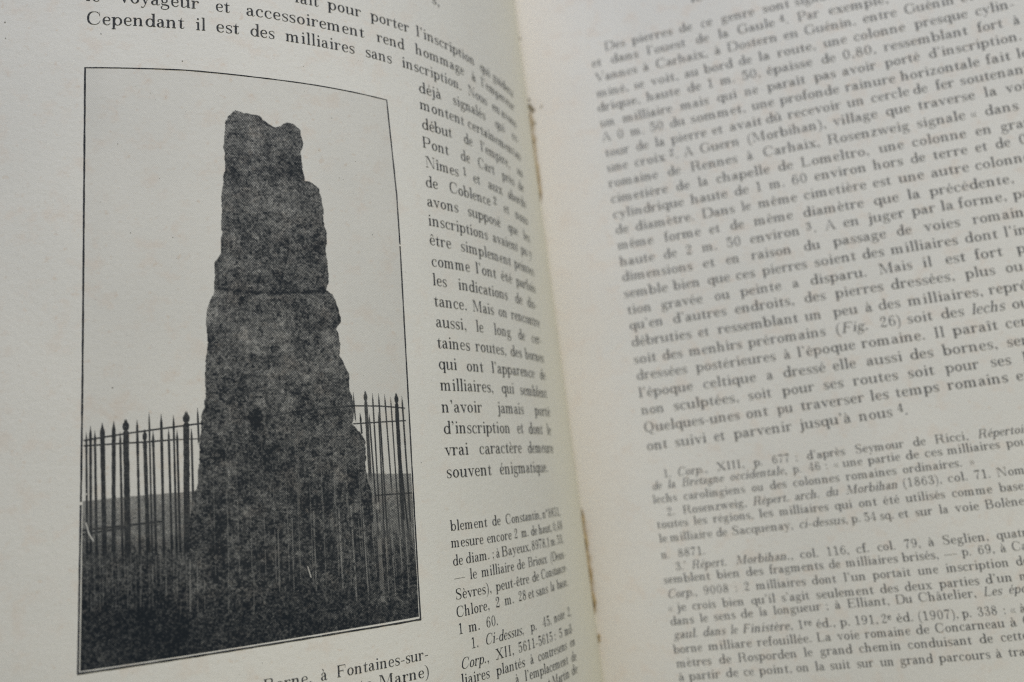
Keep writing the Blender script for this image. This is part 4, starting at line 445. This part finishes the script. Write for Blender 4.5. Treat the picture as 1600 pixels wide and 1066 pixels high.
# ------------------------------------------------ printed text
IH = .035        # height of the ink film above the paper, mm
EMV = {'body': 3.62, 'note': 2.86, 'cap': 2.86}
GA = {}
for ch, (adv, prims) in GL.items():
    vs2, fs = [], {}
    n = 0; lay = []
    for k, (v, f) in enumerate(prims):
        vs2 += v; lay += [k]*len(v)
        for q in f: fs.setdefault(len(q), []).append(tuple(i+n for i in q))
        n += len(v)
    GA[ch] = (np.array(vs2, float), np.array(lay, float), {k: np.array(a) for k, a in fs.items()})
def text_line(side, kind, words, idx):
    Vs, Fs, n = [], {}, 0; sg = -1 if side == 'L' else 1; em = EMV[kind]
    for w, s0, s1, v0, v1 in words:
        wd, seq = shape(w)
        for x, k, kk, dy, sl, ch in seq:
            P, lay, F = GA[ch]
            jx, jy = RNG.normal(0, 3), RNG.normal(0, 4)
            y = P[:, 1]*k+dy+jy+RNG.normal(0, 2.5, len(P)); xx = x+P[:, 0]*kk+sl*P[:, 1]*k*.9+jx+RNG.normal(0, 2.5, len(P))
            t = xx/wd
            Vs.append(np.stack([s0+(s1-s0)*t, v0+(v1-v0)*t-y*em/1000, IH+lay*.0012+(len(Vs) % 2)*.014], 1))
            for q, a in F.items(): Fs.setdefault(q, []).append(a+n)
            n += len(P)
    Q = np.concatenate(Vs); P3 = off_pt(side, Q[:, 0], Q[:, 1], Q[:, 2])
    me = mesh_np('text_line', P3, [np.concatenate(a) for a in Fs.values()], False, Q[:, :2])
    return link('text_line', me, INK[side], pages[side])
for i, l in enumerate(LINES.strip().split('\n')):
    side, kind, rest = l.split(' ', 2)
    ws = [(p.rsplit(' ', 4)[0],)+tuple(float(a) for a in p.rsplit(' ', 4)[1:]) for p in rest.split('|')]
    text_line(side, kind, ws, i)
# ends of two lines above, just inside the frame
text_line('L', 'body', [EXTRA[0]], 0); text_line('R', 'body', [EXTRA[1]], 0)
# ------------------------------------------------ the printed photograph (tones computed on a fine grid of the page)
T0 = 27.42; PW, PH = 57.0, 102.42; ST = .095
nu, nv = int(PW/ST)+1, int(PH/ST)+1
U, Vv = np.meshgrid(np.linspace(0, PW, nu), np.linspace(0, PH, nv)); VV = Vv+T0
def vnoise(cell, seed, ax=1., ay=1.):
    r = np.random.default_rng(seed); gx = U/(cell*ax); gy = Vv/(cell*ay)
    g = r.random((int(gy.max())+3, int(gx.max())+3)); ix = gx.astype(int); iy = gy.astype(int); fx = gx-ix; fy = gy-iy
    fx = fx*fx*(3-2*fx); fy = fy*fy*(3-2*fy)
    return (g[iy, ix]*(1-fx)+g[iy, ix+1]*fx)*(1-fy)+(g[iy+1, ix]*(1-fx)+g[iy+1, ix+1]*fx)*fy
def fbm(c, seed, n=4, **k): return sum(vnoise(c/2**i, seed+i, **k)*.5**i for i in range(n))/sum(.5**i for i in range(n))
def sm(x, a, b): t = np.clip((x-a)/(b-a), 0, 1); return t*t*(3-2*t)
def inside(poly):
    m = np.zeros(U.shape, bool); n = len(poly)
    for i in range(n):
        (x1, y1), (x2, y2) = poly[i], poly[(i+1) % n]
        if y1 == y2: continue
        c = (y1 > VV) != (y2 > VV); m ^= c & (U < (x2-x1)*(VV-y1)/(y2-y1)+x1)
    return m.astype(float)
def soft(m, k=1):
    for _ in range(k):
        m = (m+np.roll(m, 1, 0)+np.roll(m, -1, 0)+np.roll(m, 1, 1)+np.roll(m, -1, 1))/5
    return m
def seg_d(x1, y1, x2, y2):
    dx, dy = x2-x1, y2-y1; t = np.clip(((U-x1)*dx+(VV-y1)*dy)/(dx*dx+dy*dy), 0, 1)
    return np.hypot(U-x1-t*dx, VV-y1-t*dy), t
speck = vnoise(.2, 5)*.6+vnoise(.36, 6)*.4                 # fine grain of the old negative
grain = vnoise(.26, 7)*.62+vnoise(.5, 9)*.38
tone = .075+.07*sm(U/PW+VV/200, .8, 1.5)+.035*(fbm(9, 30)-.5)+.03*(speck-.5)+.05*sm(U, 6, 0)*sm(VV, 60, 27)
# land behind the railings
hz = np.interp(U[0], [a for a, b in HZ], [b for a, b in HZ])[None]+.15*(vnoise(1.5, 40)-.5)
land = sm(VV, hz-.12, hz+.12)
gl = np.interp(U[0], [a for a, b in GRD], [b for a, b in GRD])[None]
lt = .67+.12*sm(VV-hz, 0, 6)+.30*(speck-.5)+.06*(fbm(3, 50)-.5)
tone = tone*(1-land)+lt*land
ed = gl+2.2*(fbm(2.0, 60)-.5)
grass = .55*sm(VV, ed-1.5, ed+2.0)+.45*sm(VV, ed+1, ed+8)
gt = .82+.10*(vnoise(.34, 222)-.5)+.06*sm(VV, 112, 128)+.34*(speck-.5)+.42*(grain-.5)*sm(VV, 165, 100)+.14*(fbm(5, 70)-.5)-.05*sm(U, 20, 56)
tone = tone*(1-grass)+gt*grass
# bars behind the stone
def draw(b, tone, k=1.):
    x1, y1, x2, y2, w, t, fin = b
    d, tt = seg_d(x1, y1, x2, y2)
    ww = w*.5*(1+.25*(vnoise(.9, 80+int(x1*7) % 50)-.5))
    if fin == 0 and abs(x2-x1) < abs(y2-y1): ww = ww*sm(VV, y1-.1, y1+1.6)*.9+ww*.1
    if fin == 1: ww = .08+(ww-.08)*sm(VV, y1+1.5, y1+2.4)
    m = sm(d, ww+.09, ww-.05)
    if fin >= 0 and abs(y2-y1) > 5: m = m*sm(tt, 1.0, .84)
    if fin == 1:
        for yy, r, rr in ((y1+1.25, w*.60, .80), (y1+.5, w*.3, .6)):
            m = np.maximum(m, sm(np.hypot((U-x1-(x2-x1)*(yy-y1)/(y2-y1))/r, (VV-yy)/rr), 1.15, .85))
        m = m*sm(VV, y1-.2, y1+.4)
    tv = (t-(.03 if t < .8 else 0) if fin < 0 else 1-(1-t)*.35)-.06*(speck-.5)*2-(.0 if fin >= 0 else .05)
    if fin == -1: m = m*(.62 if x1 > 22 else .55)*(1-.5*sm(VV, 112, 98))*sm(vnoise(.8, 90), .1, .5)
    return tone*(1-m*k)+tv*m*k
for b in BARS:
    if b[6] >= 0: tone = draw(b, tone)
# the stone
U0, V0_ = U, VV
U, VV = U0+.55*(fbm(1.1, 201, 3)-.5), V0_+.55*(fbm(1.1, 211, 3)-.5)
st = soft(inside(SIL), 1)
U, VV = U0, V0_
body = .735+.34*(grain-.5)+.30*(speck-.5)+.16*(fbm(1.3, 99, 2)-.5)+.17*(fbm(2.6, 100, 3)-.5)+.10*(fbm(9, 110, 3)-.5)
body += .085*sm(VV, 74, 112)-.045*sm(VV, 60, 36)
body -= .05*np.exp(-((U-33)**2/40+(VV-78)**2/120))
light = sm(fbm(2.6, 130, 3), .60, .74); body -= .07*light                       # lichen
dark = sm(fbm(3.6, 140, 3), .60, .72); body += .06*dark
pits = sm(vnoise(.55, 150)*.6+vnoise(1.1, 151)*.4, .70, .82); body += .12*pits
gy = np.interp(U[0], [a for a, b in GROOVE], [b for a, b in GROOVE])[None]+.25*(fbm(1.4, 160)-.5)
body += .16*(.5+fbm(1.2, 231, 3))*np.exp(-((VV-gy)/.34)**2)-.05*np.exp(-((VV-gy-.95)/.4)**2)
nx_, ny_ = NICHE
body += .20*sm(np.hypot((U-nx_)/1.25, (VV-ny_)/1.9)+.5*(fbm(.9, 170)-.5), 1.25, .75)
body -= .09*np.exp(-(np.hypot((U-19.5)/2.4, (VV-73.0)/2.6))**4)                   # smooth boss at the left
body -= .07*np.exp(-(np.hypot((U-31.5)/1.1, (VV-52)/1.3))**2*1.)*1.2
e1 = soft(st, 14); body += .10*(1-e1)*2*sm(U, 22, 34)                            # turns away from the light at its right side
fade = sm(VV, 126.0, 117.0)
tone = tone*(1-st*fade)+np.clip(body, .40, .93)*st*fade
for b in BARS:                                                                     # nearer rails and bars that cross in front of it
    if b[6] == -1 or (abs(b[3]-b[1]) < 3 and b[4] < .3): tone = draw(b, tone, 1 if b[6] == -1 else .5)
# kerb of dressed stone at the lower right, a pale ledge at the lower left, printing scratches
tone -= .10*np.exp(-((VV-(126.5-.05*(U-36)))/1.3)**2)*sm(U, 34, 42)*sm(fbm(1.6, 180, 3), .4, .62)
tone -= .07*np.exp(-((VV-(119.5-.02*U))/.8)**2)*sm(U, 26, 18)*sm(fbm(2, 190, 3), .42, .62)
for x1, y1, x2, y2 in ((.9, 106.6, 1.35, 108.3), (1.35, 108.3, 2.0, 109.5), (0, 103.0, .55, 102.2), (.55, 102.2, 1.0, 101.9), *SCRATCH, (.02, 107.5, .08, 112)):
    d, _ = seg_d(x1, y1, x2, y2); m = sm(d, .15, .05); tone = tone*(1-m*.8)+.1*m*.8
k_ = np.maximum(grass, st*fade); tone = 1-(1-np.clip(tone, .02, .97))**(1+.62*st*fade+.95*grass*(1-st*fade))
tone = np.clip(tone, .02, .997)
# printed area stops short of the ruled border: narrow white gap at left, right and bottom
RB = np.interp(VV[:, 0], [27.4, 48, 58, 66, 130], [55.68, 56.67, 56.65, 56.6, 56.1])[:, None]
LB = np.interp(VV[:, 0], [27.4, 84, 130], [.06, .17, -.05])[:, None]
gapR = sm(U, RB-.24, RB-.30); gapL = sm(U, LB+.27, LB+.33); gapB = sm(VV, T0+PH-.27, T0+PH-.33)
lo = sm(VV, 95, 104); g = (1-(1-gapR)*(.2+.8*lo))*(1-(1-gapL)*(.2+.8*lo))*gapB*(U < RB)*(U > LB-.05)
tone = tone*g
Sx = FRL-U; P3 = off_pt('L', Sx, VV, np.full(U.shape, .02)).reshape(-1, 3)
me = mesh_np('printed_photograph', P3, grid_faces(nu, nv), True, np.stack([Sx.ravel(), VV.ravel()], 1))
a = me.attributes.new('tone', 'FLOAT', 'POINT'); a.data.foreach_set('value', tone.ravel().astype(np.float32))
o = link('printed_photograph', me, PHOTO, pages['L']); o['label'] = 'halftone photograph of a tall rough stone inside iron railings'
# ruled border
def rule(pts, w, name='picture_border'):
    P = []; F = []
    for i in range(len(pts)-1):
        (a, b), (c, d) = pts[i], pts[i+1]; n = max(2, int(math.hypot(c-a, d-b)/.8)); L = math.hypot(c-a, d-b)
        px, py = -(d-b)/L, (c-a)/L
        for k in range(n+(i == len(pts)-2)):
            t = k/n; x, y = a+(c-a)*t, b+(d-b)*t; ww = w*.5*(1+.15*math.sin(x*1.3+y*.9)*math.sin(y*.31+x*.17)+random.uniform(-.05, .05))
            j = random.uniform(-.012, .012)
            P += [(x+px*(ww+j), y+py*(ww+j)), (x-px*(ww-j), y-py*(ww-j))]
    n = len(P)//2; F = [(2*i, 2*i+1, 2*i+3, 2*i+2) for i in range(n-1)]
    return P, F
PP, FF = [], []
c0, c1, c2, c3 = TOP[0], TOP[-1], BOT[-1], BOT[0]
for pts, w in ((TOP, .23), ([(c1[0], c1[1]-.1), (65.75, 48), (65.72, 58.4)], .30), ([(65.72, 58.75), (65.78, 66), (66.2, 110), (c2[0], c2[1]+.12)], .31), ([(c2[0]-.1, c2[1]), *BOT[::-1][1:-1], (c3[0]+.1, c3[1])], .31), ([(c3[0], c3[1]+.1), (122.3, 103.6)], .30), ([(122.28, 103.1), (122.23, 83.7), (c0[0], c0[1]-.1)], .31)):
    P, F = rule(pts, w); n = len(PP); PP += P; FF += [tuple(i+n for i in f) for f in F]
Q = np.array(PP); hh = .045+.0007*(np.arange(len(Q))//2 % 3)
me = mesh_np('picture_border', off_pt('L', Q[:, 0], Q[:, 1], np.full(len(Q), .045)), np.array(FF), False, Q)
link('picture_border', me, INK['L'], pages['L'])
# specks of ink and dirt
Vs, Fs = [], []
for i, (u, v, r) in enumerate(MARKS):
    n = len(Vs); a0 = random.uniform(0, 6)
    Vs += [(FRL-u+r*random.uniform(.5, 1.1)*math.cos(a0+k*math.pi/4)*1.1, v+r*random.uniform(.5, 1.1)*math.sin(a0+k*math.pi/4)) for k in range(8)]
    Fs.append(tuple(range(n, n+8)))
for i in range(90):
    s, v = random.uniform(60, 138), random.uniform(0, 165)
    r = random.choice((.025, .03, .04, .05)); n = len(Vs); Vs += [(s+r*math.cos(k*math.pi/3)*random.uniform(.6, 1.4), v+r*math.sin(k*math.pi/3)) for k in range(6)]; Fs.append(tuple(range(n, n+6)))
Q = np.array(Vs); f8 = [f for f in Fs if len(f) == 8]; f6 = [f for f in Fs if len(f) == 6]
o = link('ink_specks', mesh_np('ink_specks', off_pt('L', Q[:, 0], Q[:, 1], np.full(len(Q), .06)), [np.array(f8), np.array(f6)], False, Q), ink_mat('L', .75), pages['L']); o['kind'] = 'stuff'
# ------------------------------------------------ dried glue in the fold
def glue_bead(v0, v1, r0):
    n = 46; Vs, Fs = [], []
    for i in range(n):
        v = v0+(v1-v0)*i/(n-1); r = r0*(.35+.65*abs(math.sin(i*.37)*math.cos(i*.21+1)))*min(1, i/4, (n-1-i)/4)+.05
        c = np.array([.25*math.sin(i*.5)+.15, -v, .55])
        for k in range(8):
            a = k*math.pi/4; q = c+np.array([math.cos(a)*r*random.uniform(.8, 1.2), 0, math.sin(a)*r*.8*random.uniform(.8, 1.2)]); Vs.append(q*MM)
    for i in range(n-1):
        for k in range(8): Fs.append((i*8+k, i*8+(k+1) % 8, i*8+8+(k+1) % 8, i*8+8+k))
    return link('glue_bead', mesh_np('glue_bead', np.array(Vs), np.array(Fs), True), GLUE, book)
glue_bead(7, 33, .42); glue_bead(114.5, 140, .55)
import bmesh
def crumb(s, v, r, lift=.25, tall=1.):
    bm = bmesh.new(); bmesh.ops.create_icosphere(bm, subdivisions=2, radius=1)
    p = page_pt('R', s, v)
    for q in bm.verts:
        k = random.uniform(.72, 1.25); q.co = Vector((p[0]+q.co.x*r*k, p[1]+q.co.y*r*tall*k, p[2]+lift*r+q.co.z*r*.7*k))*MM
    me = bpy.data.meshes.new('glue_crumb'); bm.to_mesh(me); bm.free()
    for f in me.polygons: f.use_smooth = True
    return link('glue_crumb', me, DEBRIS if v < 12 else GLUE, book)
for c in CRUMBS: crumb(*c)
